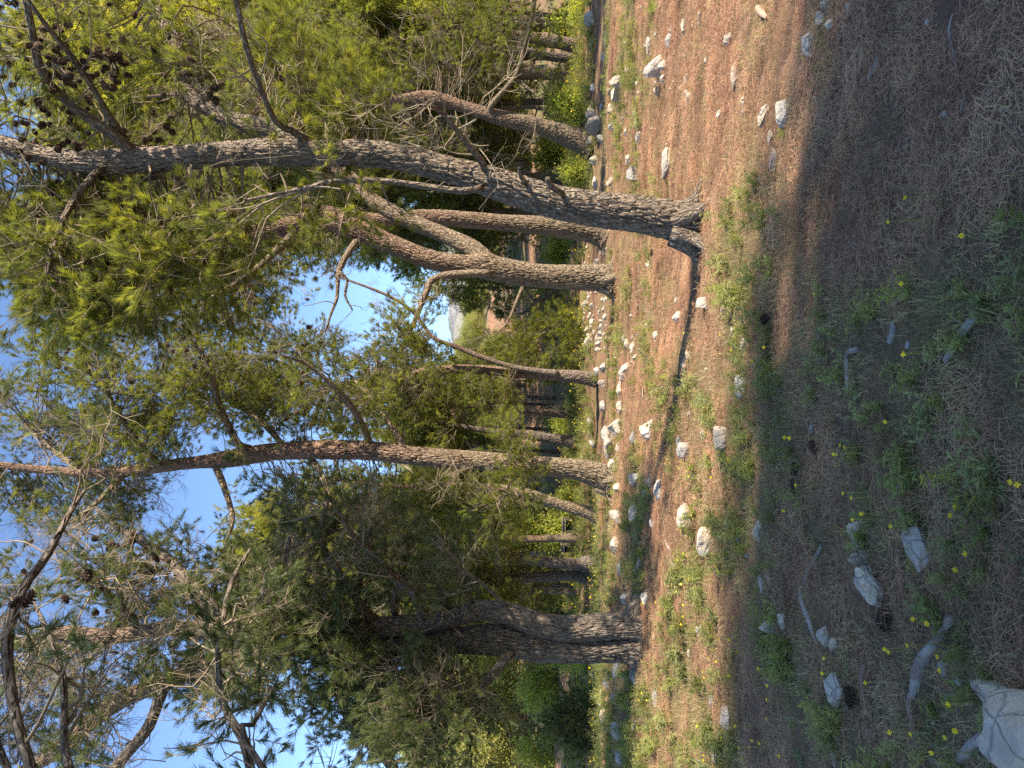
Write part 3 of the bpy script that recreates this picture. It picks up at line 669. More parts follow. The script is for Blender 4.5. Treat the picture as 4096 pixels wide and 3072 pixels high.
D.stem([(1250, 1840, 28), (1300, 1930, 22), (1320, 2040, 16), (1280, 2130, 8)], YD, 'branch', .005, False, yend=YD - 1)
D.stem([(660, 1880, 30), (560, 1780, 24), (480, 1660, 18), (420, 1560, 10)], YD, 'branch', .005, False, yend=YD - 1.2)
D.stem([(500, 1890, 28), (400, 2000, 22), (290, 2090, 14)], YD, 'branch', .005, False, yend=YD - 1)
D.stem([(320, 1880, 26), (200, 1790, 20), (100, 1690, 12)], YD, 'branch', .005, False, yend=YD + .6)
D.stem([(2050, 1880, 14), (2030, 1960, 12), (1990, 2030, 8)], YD - .2, 'branch', .004, False, yend=YD - .8)
D.side_twigs(4.5, .25, (.4, 1.3), 3, .4, which=D.limbs[1:])
D.fill(520, 1560, 520, 240, YD - 1.2, YD + 1.8, 95, 5, .25); D.fill(300, 1950, 400, 170, YD + .2, YD + 1.5, 42, 5, .45); D.fill(1250, 1620, 350, 100, YD - .6, YD + 1.2, 26, 4, .35); D.fill(-250, 1800, 280, 350, YD - 1, YD + 2, 28, 5, .2)
D.fill(2010, 1740, 60, 70, YD - 1.5, YD - .6, 3, 3, 0); D.fill(1830, 1900, 110, 90, YD - 1.0, YD - .2, 6, 1, 1.0); D.fill(1300, 2000, 300, 110, YD + .2, YD + 1.5, 18, 3, .6); D.fill(2090, 1900, 50, 40, YD - .8, YD - .3, 3, 3, 0)
roots(D, 5, .27, 3); D.cones(720, 1440, 130, 160, YD - 1.4, YD, 34, 1.4); D.cones(300, 1400, 180, 120, YD - 1.5, YD, 34, 1.4); D.cones(1030, 1650, 160, 120, YD - 1.4, YD, 16, 1.3); D.finish()

# -- the big double pine on the left
E = Pine('pine_tree', spot(2555, 2550), 'big dark double stemmed pine, two trunks grown together, with roots spreading over the needles', 5, M['bark_dark'])  # dark bark colour also carries the crown shade on these stems
YE = E.base.y
E.stem([(2580, 2592, 230), (2555, 2585, 180), (2500, 2582, 140), (2400, 2588, 124), (2300, 2590, 122), (2134, 2578, 120), (2005, 2557, 128), (1860, 2560, 106), (1746, 2568, 90), (1600, 2575, 72), (1488, 2578, 62), (1294, 2590, 60), (1100, 2592, 62), (1000, 2610, 64), (905, 2633, 66), (780, 2680, 66), (646, 2735, 65), (452, 2820, 62), (258, 2983, 58), (129, 3066, 54), (-50, 3180, 46)], YE, amp=.035, grow=[(-.6, 0, .8, .7)])
E.stem([(2580, 2510, 150), (2555, 2503, 120), (2490, 2500, 104), (2350, 2510, 104), (2240, 2510, 100), (2134, 2490, 92), (2005, 2448, 80), (1900, 2447, 78), (1746, 2485, 74), (1600, 2502, 78), (1488, 2510, 80), (1294, 2516, 86), (1100, 2495, 94), (905, 2510, 96), (780, 2518, 76), (646, 2515, 60), (452, 2545, 58), (258, 2535, 58), (97, 2568, 45), (0, 2590, 40)], YE - .12, amp=.02, grow=[(-.1, .1, 1, .8), (.1, 0, 1.2, .5)])
E.stem([(2500, 2500, 90), (2540, 2440, 70), (2562, 2400, 40), (2575, 2360, 16)], YE - .1, 'root', .01, False)
E.stem([(2530, 2620, 80), (2555, 2650, 60), (2568, 2690, 30)], YE - .1, 'root', .01, False)
for nm, pts, y2 in [('b', [(900, 2480, 60), (866, 2452, 56), (775, 2350, 52), (711, 2271, 46), (659, 2226, 42), (582, 2174, 36), (485, 2116, 28), (380, 2030, 16)], 1.2),
                    ('b', [(700, 2710, 60), (659, 2743, 52), (633, 2808, 48), (595, 2905, 44), (517, 3002, 42), (465, 3066, 40), (380, 3180, 24)], -.8),
                    ('b', [(2040, 2610, 50), (2018, 2640, 40), (1908, 2769, 36), (1746, 2918, 34), (1682, 3034, 30), (1640, 3140, 18)], -1.4),
                    ('b', [(2020, 2640, 26), (1940, 2740, 24), (1850, 2790, 18), (1800, 2830, 10)], -.9),
                    ('b', [(1830, 2560, 24), (1798, 2579, 18), (1733, 2646, 16), (1650, 2659, 13), (1540, 2660, 9)], -.6),
                    ('b', [(1358, 2610, 50), (1352, 2711, 46), (1371, 2808, 44), (1423, 2918, 46), (1540, 3027, 50), (1600, 3130, 30)], .8),
                    ('b', [(1488, 2610, 28), (1460, 2730, 26), (1440, 2830, 24), (1468, 2950, 22), (1520, 3010, 16)], .6),
                    ('b', [(1500, 2480, 46), (1462, 2452, 42), (1423, 2388, 34), (1371, 2310, 30), (1294, 2187, 24), (1281, 2116, 20), (1313, 2000, 14)], -1.0),
                    ('b', [(1430, 2380, 26), (1440, 2320, 24), (1468, 2213, 20), (1480, 2110, 12)], -.7),
                    ('b', [(1720, 2470, 44), (1682, 2440, 38), (1643, 2362, 34), (1565, 2304, 30), (1514, 2233, 24), (1423, 2162, 18), (1352, 2039, 10)], -1.2),
                    ('b', [(2030, 2430, 22), (2005, 2407, 17), (1940, 2342, 15), (1843, 2271, 13), (1727, 2155, 9)], -1.0),
                    ('b', [(1900, 2425, 20), (1880, 2385, 14), (1868, 2365, 8)], -.3), ('b', [(1800, 2440, 16), (1770, 2400, 12), (1760, 2385, 6)], -.3),
                    ('b', [(1580, 2460, 22), (1570, 2420, 18), (1585, 2360, 16), (1600, 2340, 8)], -.4),
                    ('b', [(1000, 2450, 40), (1060, 2360, 34), (1130, 2270, 26), (1160, 2150, 14)], -.8), ('b', [(560, 2520, 34), (480, 2420, 26), (380, 2330, 20), (260, 2270, 12)], -1.0)]:
    E.stem(pts, YE - (.1 if y2 < 0 else 0), 'branch', .006, False, yend=YE + y2)
E.side_twigs(3.6, .3, (.4, 1.3), 3, .5, which=E.limbs[4:6] + E.limbs[9:14] + E.limbs[17:])
E.side_twigs(4, .35, (.3, .9), 2, .35, up=-.1, which=E.limbs[6:9])
E.fill(350, 2400, 420, 330, YE - 1.4, YE + 1.5, 62, 4, .75); E.fill(750, 2420, 300, 260, YE + .3, YE + 1.3, 34, 4, .25); E.fill(1000, 2680, 230, 140, YE - 1, YE + 1, 24, 4, .3); E.fill(1250, 2520, 170, 110, YE - .8, YE - .2, 10, 5, .15); E.fill(1500, 2660, 130, 90, YE - 1, YE + .8, 15, 4, .1)
E.fill(1750, 2830, 200, 180, YE - 1.5, YE, 34, 4, .35); E.fill(1420, 2870, 180, 160, YE - .5, YE + 1, 22, 4, .25); E.fill(200, 2850, 330, 230, YE - 1, YE + 1, 26, 4, .7); E.fill(1300, 2250, 280, 200, YE - 1.2, YE + 1, 26, 3, .5); E.fill(1700, 2280, 220, 170, YE - 1, YE + 1.5, 14, 3, .5)
E.fill(-250, 2600, 280, 500, YE - 1, YE + 1.5, 30, 4, .3)
E.cones(1950, 2880, 140, 130, YE - 1.3, YE - .6, 36, .55); E.cones(600, 2130, 130, 80, YE - 1, YE, 14, 1.2); E.cones(300, 2300, 150, 150, YE - 1, YE, 12, 1.2)
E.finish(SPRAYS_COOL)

# -- the leaning pine right, at the stones
F = Pine('pine_tree', spot(2366, 592), 'leaning pine with a bare arched limb growing beside the big brown boulder', 6, M['bark_ochre'])
YF = F.base.y
F.stem([(2378, 600, 100), (2363, 590, 84), (2300, 555, 82), (2150, 505, 66), (2004, 472, 58), (1884, 435, 50), (1780, 405, 52), (1703, 392, 56), (1582, 400, 38), (1450, 395, 32), (1250, 380, 26)], YF, amp=.035, grow=[(0, .4, 2.5, .85), (.4, .2, 2.5, .7), (0, .2, 2.5, .6)])
F.stem([(1970, 450, 30), (1962, 428, 24), (2004, 374, 22), (2064, 301, 20), (2100, 181, 17), (2137, 24, 13), (2150, -60, 8)], YF - .2, 'branch', .006, False, yend=YF - 1)
F.stem([(2060, 312, 14), (2120, 360, 12), (2170, 400, 8)], YF - .5, 'branch', .004, False)
for q in range(10): free_limb(F, F.limbs[0][int(len(F.limbs[0]) * (.42 + .055 * q)), :3], (F.r.normal(0, 1), F.r.normal(0, .8), .3), 3.2, .05)
F.side_twigs(3, .2, (.5, 1.6), 4, .35, which=F.limbs[1:], size=1.5); F.fill(1400, 430, 330, 330, YF + .3, YF + 2, 60, 6, .35, size=1.6); F.fill(1100, 350, 250, 330, YF - 1, YF + 2, 24, 5, .4, size=1.6); F.fill(1850, 180, 230, 170, YF + .2, YF + 2, 30, 5, .4, size=1.4); F.fill(1750, 600, 180, 100, YF + .2, YF + 1, 14, 4, .8, size=1.3)
F.cones(1880, 200, 200, 180, YF - 1.5, YF, 40, 1.4); F.finish()

# -- slim pine between, with the long side branch
K = Pine('pine_tree', spot(2390, 1525), 'slim pine with a low dividing stem whose side branch bends across the sky gap', 7, M['bark_red'])
YK = K.base.y
K.stem([(2400, 1530, 76), (2387, 1520, 62), (2300, 1506, 50), (2200, 1500, 44), (2004, 1486, 42), (1853, 1476, 33), (1703, 1486, 33), (1612, 1515, 33), (1500, 1530, 26), (1401, 1537, 20), (1300, 1545, 17), (1120, 1450, 14), (950, 1420, 12)], YK, amp=.025, grow=[(0, 0, 1.2, .8), (.2, 0, 1.2, .6)])
K.stem([(2230, 1495, 26), (2064, 1470, 24), (1944, 1434, 21), (1823, 1386, 18), (1733, 1350, 17), (1673, 1271, 14), (1612, 1217, 13), (1522, 1169, 11), (1359, 1108, 8)], YK - .2, 'branch', .004, False, yend=YK - 1)
for q in range(8): free_limb(K, K.limbs[0][int(len(K.limbs[0]) * (.5 + .055 * q)), :3], (K.r.normal(-.1, 1), K.r.normal(0, .8), .3), 2.2, .035)
K.side_twigs(3, .3, (.4, 1.2), 4, .3, which=K.limbs[2:], size=1.2); K.side_twigs(2, .3, (.2, .6), 1, 1, which=K.limbs[1:2])
K.fill(1150, 1480, 300, 180, YK - 1, YK + 2, 55, 5, .2, size=1.2); K.fill(1560, 1600, 200, 90, YK - 1, YK + 2, 20, 5, .2, size=1.2); K.fill(1950, 1560, 120, 70, YK - 1, YK + 1, 16, 5, .1, size=1.1); K.fill(1600, 1460, 160, 100, YK - 1, YK + 1, 22, 5, .3, size=1.1)
K.cones(1640, 1570, 110, 90, YK - 1, YK, 26, 1.3); K.cones(1120, 1400, 160, 60, YK - 1, YK, 14, 1.3); K.finish()

# -- smaller trunks further back
def back_pine(pts, Y, label, seed, bark, limbs=7, name='pine_tree', extra=5, fills=(), group=None, amp=.03, lo=.5, size=1.7):
    p = at(pts[0][0], pts[0][1], Y); base = Vector((p.x, Y, min(p.z, g1(p.x, Y)) - .03))
    tr = Pine(name, base, label, seed, bark, group); W = [(p.x + 0, Y, base.z, width_at(pts[0][2], p) / 2 * 1.15)]
    for (px, py, wd) in pts: q = at(px, py, Y); W.append((q.x, Y, max(q.z, base.z + .1 + .01 * len(W)), width_at(wd, q) / 2))
    q = W[-1]
    for k in range(3): q = (q[0] + tr.r.normal(0, .25), q[1] + tr.r.normal(0, .25), q[2] + extra / 3, q[3] * .68); W.append(q)
    tr.stem_w(W, 'trunk', amp, True)
    for k in range(limbs): free_limb(tr, tr.limbs[0][int(len(tr.limbs[0]) * (lo + (.97 - lo) * k / limbs)), :3], (tr.r.normal(0, 1), tr.r.normal(0, 1), .35), 3 * (1 - .4 * k / limbs), .045)
    tr.side_twigs(2.2, .2, (.5, 1.5), 3, .25, which=tr.limbs[1:], size=size)
    for f in fills: tr.fill(*f[:4], Y - 1.5, Y + 1.5, f[4], 4, .2, size=size)
    tr.finish(SPRAYS_FAR if Y > 27 else SPRAYS); return tr
back_pine([(2322, 190, 58), (2230, 170, 48), (2125, 150, 43), (1944, 127, 33), (1841, 112, 26)], 31, 'pink grey trunk at the far right edge behind the yellow green weeds', 21, M['bark_red'], 8, fills=[(1700, 150, 300, 200, 40), (1450, 60, 250, 160, 30)])
back_pine([(2312, 235, 44), (2180, 222, 36), (1950, 180, 26)], 33, 'dark shaded trunk close beside the pink grey one at the right', 22, M['bark_dark'], 6, fills=[(1700, 300, 250, 180, 30)])
back_pine([(2290, 70, 26), (2215, 64, 20), (2080, 50, 14)], 37, 'thin pale trunk seen at the outermost right behind branches', 23, M['bark_grey'], 6)
back_pine([(2290, 325, 26), (2230, 310, 22), (2170, 280, 18)], 36, 'small crooked pine trunk in sunlit weeds between leaning pine and dark trunk', 24, M['bark_ochre'], 6, fills=[(1900, 350, 130, 80, 12)])
back_pine([(2283, 478, 34), (2220, 470, 26), (2150, 430, 18)], 34, 'short bent trunk right behind the foot of the leaning pine', 25, M['bark_ochre'], 5)
back_pine([(2312, 1660, 34), (2230, 1656, 30), (2088, 1640, 26), (1900, 1625, 20)], 32, 'slender brown trunk before the reddish bank, thinner of two beside the golden pine', 26, M['bark_red'], 6, fills=[(1750, 1650, 150, 90, 10)])
back_pine([(2310, 1768, 50), (2230, 1757, 42), (2120, 1742, 38), (2040, 1735, 28), (1900, 1715, 22)], 31, 'stout dark trunk in front of the reddish bank just right of the golden pine', 27, M['bark_dark'], 6)
back_pine([(2272, 1808, 18), (2150, 1803, 15), (2000, 1800, 10)], 43, 'thin dark stem squeezed between the stout trunk and the golden pine', 28, M['bark_dark'], 4)
back_pine([(2266, 1722, 15), (2130, 1714, 13), (2000, 1706, 9)], 44, 'very thin dark stem between the slender and the stout trunk', 29, M['bark_dark'], 4)
back_pine([(2243, 1596, 16), (2150, 1590, 13), (2040, 1580, 9)], 46, 'thin lit stem next to the slim dividing pine, far back', 30, M['bark_red'], 4)
back_pine([(2240, 1620, 13), (2160, 1618, 11), (2040, 1612, 8)], 47, 'thinnest lit stem of the pair far behind the slim dividing pine', 31, M['bark_red'], 4)
back_pine([(2396, 2066, 66), (2360, 2052, 50), (2300, 2035, 44), (2200, 2005, 38), (2120, 1975, 34), (1980, 1950, 28), (1800, 1940, 22)], 22, 'short leaning pine trunk rising from the bright flowering weeds left of the golden pine', 32, M['bark_ochre'], 7, fills=[(1650, 2050, 220, 120, 34), (1950, 2060, 120, 120, 14)], size=1.3)
back_pine([(2335, 2255, 62), (2300, 2255, 46), (2180, 2248, 42), (2069, 2235, 36), (1900, 2215, 28), (1700, 2190, 22)], 27, 'right one of two dark trunks standing close together behind the flowering weeds', 33, M['bark_dark'], 7, fills=[(1650, 2200, 250, 160, 40), (1950, 2160, 150, 90, 20)], size=1.6)
back_pine([(2330, 2303, 60), (2290, 2299, 46), (2180, 2306, 44), (2069, 2315, 36), (1972, 2317, 28), (1750, 2330, 20)], 27.4, 'left one of two dark trunks standing close together behind the flowering weeds', 34, M['bark_dark'], 7, fills=[(1700, 2330, 250, 120, 30), (2000, 2380, 120, 60, 12)], size=1.6)

# -- pine out of view to the left whose boughs reach into the top of the picture
bx = Vector((-3.7, 4.6, 0)); bx.z = g1(bx.x, bx.y)
R = Pine('pine_tree', bx, 'pine beyond the left edge whose bare cone bearing boughs hang into the top corner', 8, M['bark_dark'])
R.stem_w([(bx.x, bx.y, bx.z - .1, .26), (bx.x - .1, bx.y, 1.5, .2), (bx.x, bx.y + .1, 3.2, .17), (bx.x - .1, bx.y, 5.5, .14), (bx.x, bx.y, 8, .09), (bx.x, bx.y, 9.5, .04)])
def bough(pts, y0, y1, start):
    n = len(pts); W = [(*R.limbs[0][np.argmin(abs(R.limbs[0][:, 2] - start)), :3], .05)]
    for i, (px, py, wd) in enumerate(pts): p = at(px, py, y0 + (y1 - y0) * i / (n - 1)); W.append((p.x, p.y, p.z, width_at(wd, p) / 2))
    R.stem_w(W, 'branch', .005, False)
bough([(160, 3150, 44), (30, 2640, 44), (84, 2375, 38), (194, 2213, 32), (290, 2032, 22), (340, 1960, 10)], 4.8, 6.6, 4.2)
bough([(300, 3150, 36), (278, 3072, 34), (258, 2970, 32), (252, 2711, 28), (187, 2517, 20), (130, 2400, 10)], 5.0, 6.0, 4.0)
bough([(1040, 3160, 40), (1002, 3072, 36), (970, 2956, 34), (892, 2808, 28), (872, 2614, 26), (898, 2452, 24), (930, 2323, 20), (1002, 2194, 12)], 6.0, 7.5, 2.6)
bough([(985, 2970, 24), (1010, 2900, 20), (1050, 2830, 16), (1110, 2720, 8)], 6.2, 6.8, 2.6)
bough([(60, 3150, 30), (-60, 2800, 30), (-90, 2400, 26), (-120, 2000, 18)], 4.8, 5.5, 4.6)
R.side_twigs(4.0, .3, (.25, .8), 1, .6, which=R.limbs[1:]); R.fill(1000, 2560, 130, 160, 6.5, 7.5, 6, 1, .1); R.fill(250, 2720, 240, 200, 5, 6.5, 7, 0, .7); R.fill(900, 2900, 120, 120, 6, 7, 4, 1, .2)
for (px, py, y, g) in [(90, 2425, 5.2, 1.5), (345, 2282, 6.2, 1.35), (40, 2430, 5.1, 1.0), (250, 2380, 6, 1.0)]:
    p = at(px, py, y); o = link('pine_cone', CONE_A[0], R.root, p - R.base); o.rotation_euler = (2.2, .4, px); o.scale = (g, g, g)
    k = np.concatenate(R.sk)[:, :3]; q = k[np.argmin(np.linalg.norm(k - np.array(p), axis=1))]; R.tw.tube([q, (q + np.array(p)) / 2, p], [.006, .005, .005], 4, 0, False)
R.side_twigs(1.5, .35, (.6, 2.0), 4, .1, which=R.limbs[:1]); R.finish(SPRAYS_COOL)

# ------------------------------------------------------------------ whole pines that are copied
def whole_pine(loc, seed, H, r0, crown_lo, spread, bark, protos, label, group, limbs=16, per_m=3, sprays=4, size=1.0):
    tr = Pine('pine_tree', loc, label, seed, bark, group); b_ = tr.base; W = []
    lx = tr.r.normal(0, .3, 2); n = 8
    for k in range(n): u = k / (n - 1); W.append((b_.x + lx[0] * math.sin(u * 4) + lx[1] * u * 2, b_.y + lx[1] * math.sin(u * 3.3), b_.z - .15 + u * H, r0 * (1 - .88 * u) * (1.25 if k == 0 else 1)))
    tr.stem_w(W, 'trunk', .025, False)
    for k in range(limbs):
        u = crown_lo + (.98 - crown_lo) * k / limbs; a = k * 2.4 + tr.r.uniform(0, .5); i = int(len(tr.limbs[0]) * u)
        free_limb(tr, tr.limbs[0][min(i, len(tr.limbs[0]) - 1), :3], (math.cos(a), math.sin(a), .25), spread * (1.15 - .75 * (u - crown_lo) / (1 - crown_lo)) * tr.r.uniform(.8, 1.15), .05)
    tr.side_twigs(per_m, .2, (.4, 1.3), sprays, .12, which=tr.limbs[1:], size=size); tr.finish(protos); return tr.root
def copy_tree(root, loc, rz, s=1.0, label=None):
    r_ = root.copy(); COL.objects.link(r_); r_.location = loc; r_.rotation_euler = (0, 0, rz); r_.scale = (s, s, s)
    if label: r_['label'] = label
    for ch in root.children:
        c_ = ch.copy(); COL.objects.link(c_); c_.parent = r_
    return r_
def on_ground(x, y): return Vector((x, y, g1(x, y) - .05))
SH_N = Vector((.44, .90, 0)).normalized()
def sun_spot(t_, c_): q = SUN_H * t_ + SH_N * c_; return on_ground(q.x, q.y)
LB = 'dense bushy pine standing behind the viewer whose crown shades the near ground'
P1 = whole_pine(sun_spot(18, .2), 41, 21, .34, .30, 4.4, M['bark_ochre'], SPRAYS, LB, 'pines shading the near ground', 30, 5, 6, 2.6)
for (t_, c_, rz, s_) in [(26.5, 1.6, 1.3, 1.15), (19, -8.2, 2.9, 1.0), (27, -7, 4, 1.1)]:
    copy_tree(P1, sun_spot(t_, c_), rz, s_)
PS = whole_pine(on_ground(18.5, 18), 47, 10.5, .17, .5, 1.9, M['bark_ochre'], SPRAYS, 'slender pine beyond the right edge that throws the shaded strip over the lower terrace', 'pines beyond the right edge', 14, 7, 6, 1.35)
for (x, y, rz, s_) in [(23.5, 19.5, .8, 1.0)]:
    copy_tree(PS, on_ground(x, y), rz, s_, None)
LBG = 'pine standing further back among the others, its crown part of the green backdrop'
P2 = whole_pine(on_ground(9.5, 41), 42, 13, .22, .22, 3.4, M['bark_ochre'], SPRAYS_FAR, LBG, 'pines further back', 20, 3.2, 4, 1.5)
P3 = whole_pine(on_ground(14.5, 38), 43, 11, .2, .12, 3.2, M['bark_dark'], SPRAYS_FAR, LBG, 'pines further back', 20, 3.4, 4, 1.5)
for i, (x, y, s_) in enumerate([(19, 43, 1.1), (11.5, 50, 1.15), (16.5, 54, 1.2), (23, 50, 1.2), (21, 36, .95), (7.6, 58, .75), (27, 60, 1.2), (-6.5, 42, .75), (-8.6, 50, 1.0), (-10.8, 43, .95), (-5.2, 62, 1.1), (-13, 52, 1.05), (-2.2, 70, .95), (-15.5, 46, .8), (2.2, 66, .62), (13, 66, 1.0), (20, 70, 1.1), (-9.5, 34, .6), (-11.5, 37, .62)]):
    copy_tree(P2 if i % 2 else P3, on_ground(x, y), i * 1.7, s_)

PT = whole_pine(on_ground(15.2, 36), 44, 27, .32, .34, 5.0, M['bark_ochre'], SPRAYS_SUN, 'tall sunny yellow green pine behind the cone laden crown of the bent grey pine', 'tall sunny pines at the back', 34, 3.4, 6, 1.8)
for (x, y, rz, s_) in [(11.2, 40, 1.0, .98), (19, 39, 2.2, 1.05), (15, 45, 3.0, 1.15), (22, 45, 4, 1.1)]: copy_tree(PT, on_ground(x, y), rz, s_)
for (x, y, rz, s_) in [(-6.6, 32, 1.5, .56), (-9.6, 35, .4, .62), (-12, 38, 3, .5)]: copy_tree(PT, on_ground(x, y), rz, s_, 'tall sunny pine behind the golden pine and the two dark trunks')

# broad leaved trees on the slope behind
def round_tree(loc, seed, R_, label, group, protos, n, name='hillside_tree'):
    r = np.random.RandomState(seed); root = empty(name, loc, label, 'tree', group); mb = MB()
    mb.tube([(0, 0, -.3), (.1, 0, R_ * .5), (0, .1, R_ * 1.0)], [R_ * .09, R_ * .06, R_ * .03], 6)
    for k in range(5):
        a = k * 1.3; mb.tube([(0, 0, R_ * .4), (math.cos(a) * R_ * .3, math.sin(a) * R_ * .3, R_ * .8), (math.cos(a) * R_ * .6, math.sin(a) * R_ * .6, R_ * 1.1)], [R_ * .04, R_ * .03, R_ * .01], 5)
    link('trunk', mb.done('trunk', [M['bark_dark']], True, True), root)
    d = r.normal(0, 1, (n, 3)); d /= np.linalg.norm(d, axis=1)[:, None]; lump = .62 + .55 * fbm(d * 2.2 + seed, 3, seed)
    q = d * (R_ * lump * r.uniform(.55, 1.05, n) ** .6)[:, None]; q[:, 2] = q[:, 2] * .85 + R_ * 1.05
    q = q[q[:, 2] > R_ * .25]; d2 = r.uniform(-3, 3, (len(q), 3)); scatter('crown', q, d2, r.uniform(.7, 1.3, len(q)), protos, root, None, seed); return root
T1 = round_tree(on_ground(-38, 78), 51, 3.0, 'rounded yellow green tree on the far sunlit hillside', 'trees on the far hillside', LEAF_FAR, 260)
T2 = round_tree(on_ground(-30, 84), 52, 2.6, 'rounded yellow green tree on the far sunlit hillside', 'trees on the far hillside', LEAF_FAR, 240)
r = np.random.RandomState(77); put = []
for k in range(900):
    y = r.uniform(56, 190); x = r.uniform(-.62, .6) * y
    if x > -.3 * y and r.uniform() < .35: continue
    if any((x - a) ** 2 + (y - b_) ** 2 < (3.4 + y * .012) ** 2 for a, b_ in put): continue
    put.append((x, y))
    if len(put) > 125: break
for i, (x, y) in enumerate(put):
    s_ = r.uniform(.75, 1.35) * (1 + max(0, y - 100) * .004); u = r.uniform()
    gap = .02 < x / y < .21
    if u < .22 and not gap: copy_tree(P3 if u < .11 else P2, on_ground(x, y), r.uniform(0, 6), s_ * .75, 'dark pine growing among the paler trees on the far hillside')
    else: copy_tree(T1 if u < .6 else T2, on_ground(x, y), r.uniform(0, 6), s_ * (.6 if gap else 1))
for o in COL.objects:
    if o.get('label') == 'dark pine growing among the paler trees on the far hillside': o['group'] = 'dark pines on the far hillside'

# bushes: place of the foot, width and height in the photograph
def bush(px, py, wpx, hpx, Y, protos, label, seed, n, name='bush', cat='bush', sz=1.0, upd=False, twiggy=0, stemmat='twig'):
    p = at(px, py, Y); base = Vector((p.x, Y, g1(p.x, Y) - .03)); Wd, H = width_at(wpx, p) / 2, width_at(hpx, p); r = np.random.RandomState(seed)
    root = empty(name, base, label, cat); mb = MB()
    d = r.normal(0, 1, (n, 3)); d[:, 2] = abs(d[:, 2]) - .15; d /= np.linalg.norm(d, axis=1)[:, None]
    q = d * np.array([Wd, Wd, H]) * ((.55 + .6 * fbm(d * 2.5 + seed, 3, seed)) * r.uniform(.25, 1, n) ** .5)[:, None]; q[:, 2] = np.maximum(q[:, 2], .03)
    for k in range(14 + twiggy):
        e = q[r.randint(n)] * r.uniform(.7, 1.05); m = e * .45 + r.normal(0, .1, 3) * H; mb.tube([(r.normal(0, .05), r.normal(0, .05), 0), m, e], [.018, .010, .004], 4, 0, False)
        if twiggy:
            for q_ in range(5): f = e + r.normal(0, .22, 3) * H; mb.tube([m + (e - m) * r.uniform(.2, 1), (m + f) / 2 + r.normal(0, .05, 3), f], [.007, .005, .002], 3, 0, False)
    link('stems', tag_mesh(mb, stemmat), root)['kind'] = 'stuff'
    out = dir_euler(d + [0, 0, .5] + r.normal(0, .4, (n, 3)), r) if upd else r.uniform(-3, 3, (n, 3))
    if protos: scatter('foliage', q, out, r.uniform(.7, 1.3, n) * sz, protos, root, None, seed)
    return root
def tag_mesh(mb, m): return mb.done('stems', [M[m]], False)
bush(2262, 1372, 250, 370, 30, SPRAYS, 'round dark green young pine bush in front of the sunlit slope', 61, 260, 'pine_bush', 'bush', 1.5, True)
bush(2370, 2900, 210, 250, 24, SPRAYS_COOL, 'dark young pine in shade at the outer left under the sunlit hillside', 62, 240, 'pine_bush', 'bush', 1.3, True)
bush(2340, 3030, 110, 90, 23, LEAF_DRY, 'reddish withered bush at the left edge beside the bluish boulders', 63, 60, 'dry_bush', 'bush', .5, twiggy=10)
bush(2300, 2600, 130, 170, 30, LEAF_BUSH, 'dark green bush behind the left side of the big double pine', 64, 130, sz=1.6)
bush(2330, 420, 130, 160, 29, LEAF_BUSH, 'bright green bush at the foot of the leaning pine, on its outer side', 65, 150, sz=1.3)
bush(2330, 690, 90, 120, 29, LEAF_BUSH, 'bright green bush between the leaning pine and the bent grey trunk', 66, 110, sz=1.2)
bush(2290, 100, 130, 110, 35, LEAF_BUSH, 'sunlit yellow green bush behind the thin pale trunk on the far right', 67, 110, sz=1.7)
bush(2285, 390, 130, 130, 38, LEAF_BUSH, 'sunlit yellow green bush behind the small crooked trunk', 68, 100, sz=1.7)
bush(2275, 620, 130, 170, 42, LEAF_BUSH, 'yellow green bush far behind, seen between leaning pine and grey trunk', 69, 120, sz=2.2)
bush(2280, 1020, 90, 130, 38, LEAF_BUSH, 'light green bush just right of the forked pine beyond the stones', 70, 100, sz=1.8)
bush(2240, 1240, 260, 190, 40, LEAF_DRY, 'brown dry shrub thicket behind the fallen log', 71, 110, 'dry_bush', 'bush', .8, twiggy=26)
bush(2120, 1200, 300, 210, 46, LEAF_BUSH, 'light green shrub above the fallen log with pale dead twigs round it', 72, 150, sz=2.4)
bush(2200, 1640, 150, 130, 41, None, 'leafless tan shrub behind the slender brown trunk', 73, 60, 'dry_bush', 'bush', 1, twiggy=40, stemmat='twig_tan')
bush(2140, 1690, 120, 90, 44, LEAF_BUSH, 'bright yellow green shrub above the reddish bank between two trunks', 74, 90, sz=1.9)
bush(2260, 1710, 110, 70, 40, LEAF_BUSH, 'dark green shrub at the foot of the reddish bank', 75, 80, sz=1.4)
bush(2000, 1640, 380, 420, 52, None, 'large bare tan tree crown of dry twigs on the sunny slope', 76, 90, 'dry_tree', 'tree', 1, twiggy=110, stemmat='twig_tan')
bush(2290, 2000, 100, 130, 33, LEAF_BUSH, 'shaded green bush right behind the golden pine', 77, 110, sz=1.6)
bush(2280, 2130, 160, 330, 42, LEAF_BUSH, 'olive green tall bush behind the flowering weeds and the low stone row', 78, 240, sz=2.4)
bush(2275, 2330, 140, 240, 44, LEAF_BUSH, 'olive green tall bush behind the two dark trunks', 79, 190, sz=2.4)
bush(2250, 2480, 200, 300, 46, LEAF_BUSH, 'green shrub seen between the two dark trunks and the big double pine', 80, 200, sz=2.4)
bush(2250, 2760, 230, 190, 48, LEAF_BUSH, 'sunlit olive shrub over the pale dry grass on the left', 81, 160, sz=2.6)
bush(2260, 3010, 200, 160, 50, LEAF_BUSH, 'sunlit olive shrub behind the dark young pine', 82, 140, sz=2.6)
bush(2240, 880, 160, 200, 44, LEAF_BUSH, 'pale green bush far behind between the straight brown pine and the forked pine', 83, 130, sz=2.3)
bush(2300, 880, 80, 120, 36, None, 'small leafless bush beyond the straight brown pine', 84, 40, 'dry_bush', 'bush', 1, twiggy=24, stemmat='twig_tan')
bush(2330, 40, 120, 60, 30, LEAF_BUSH, 'low sunlit shrub in the far right corner of the weedy bank', 85, 90, sz=1.2)

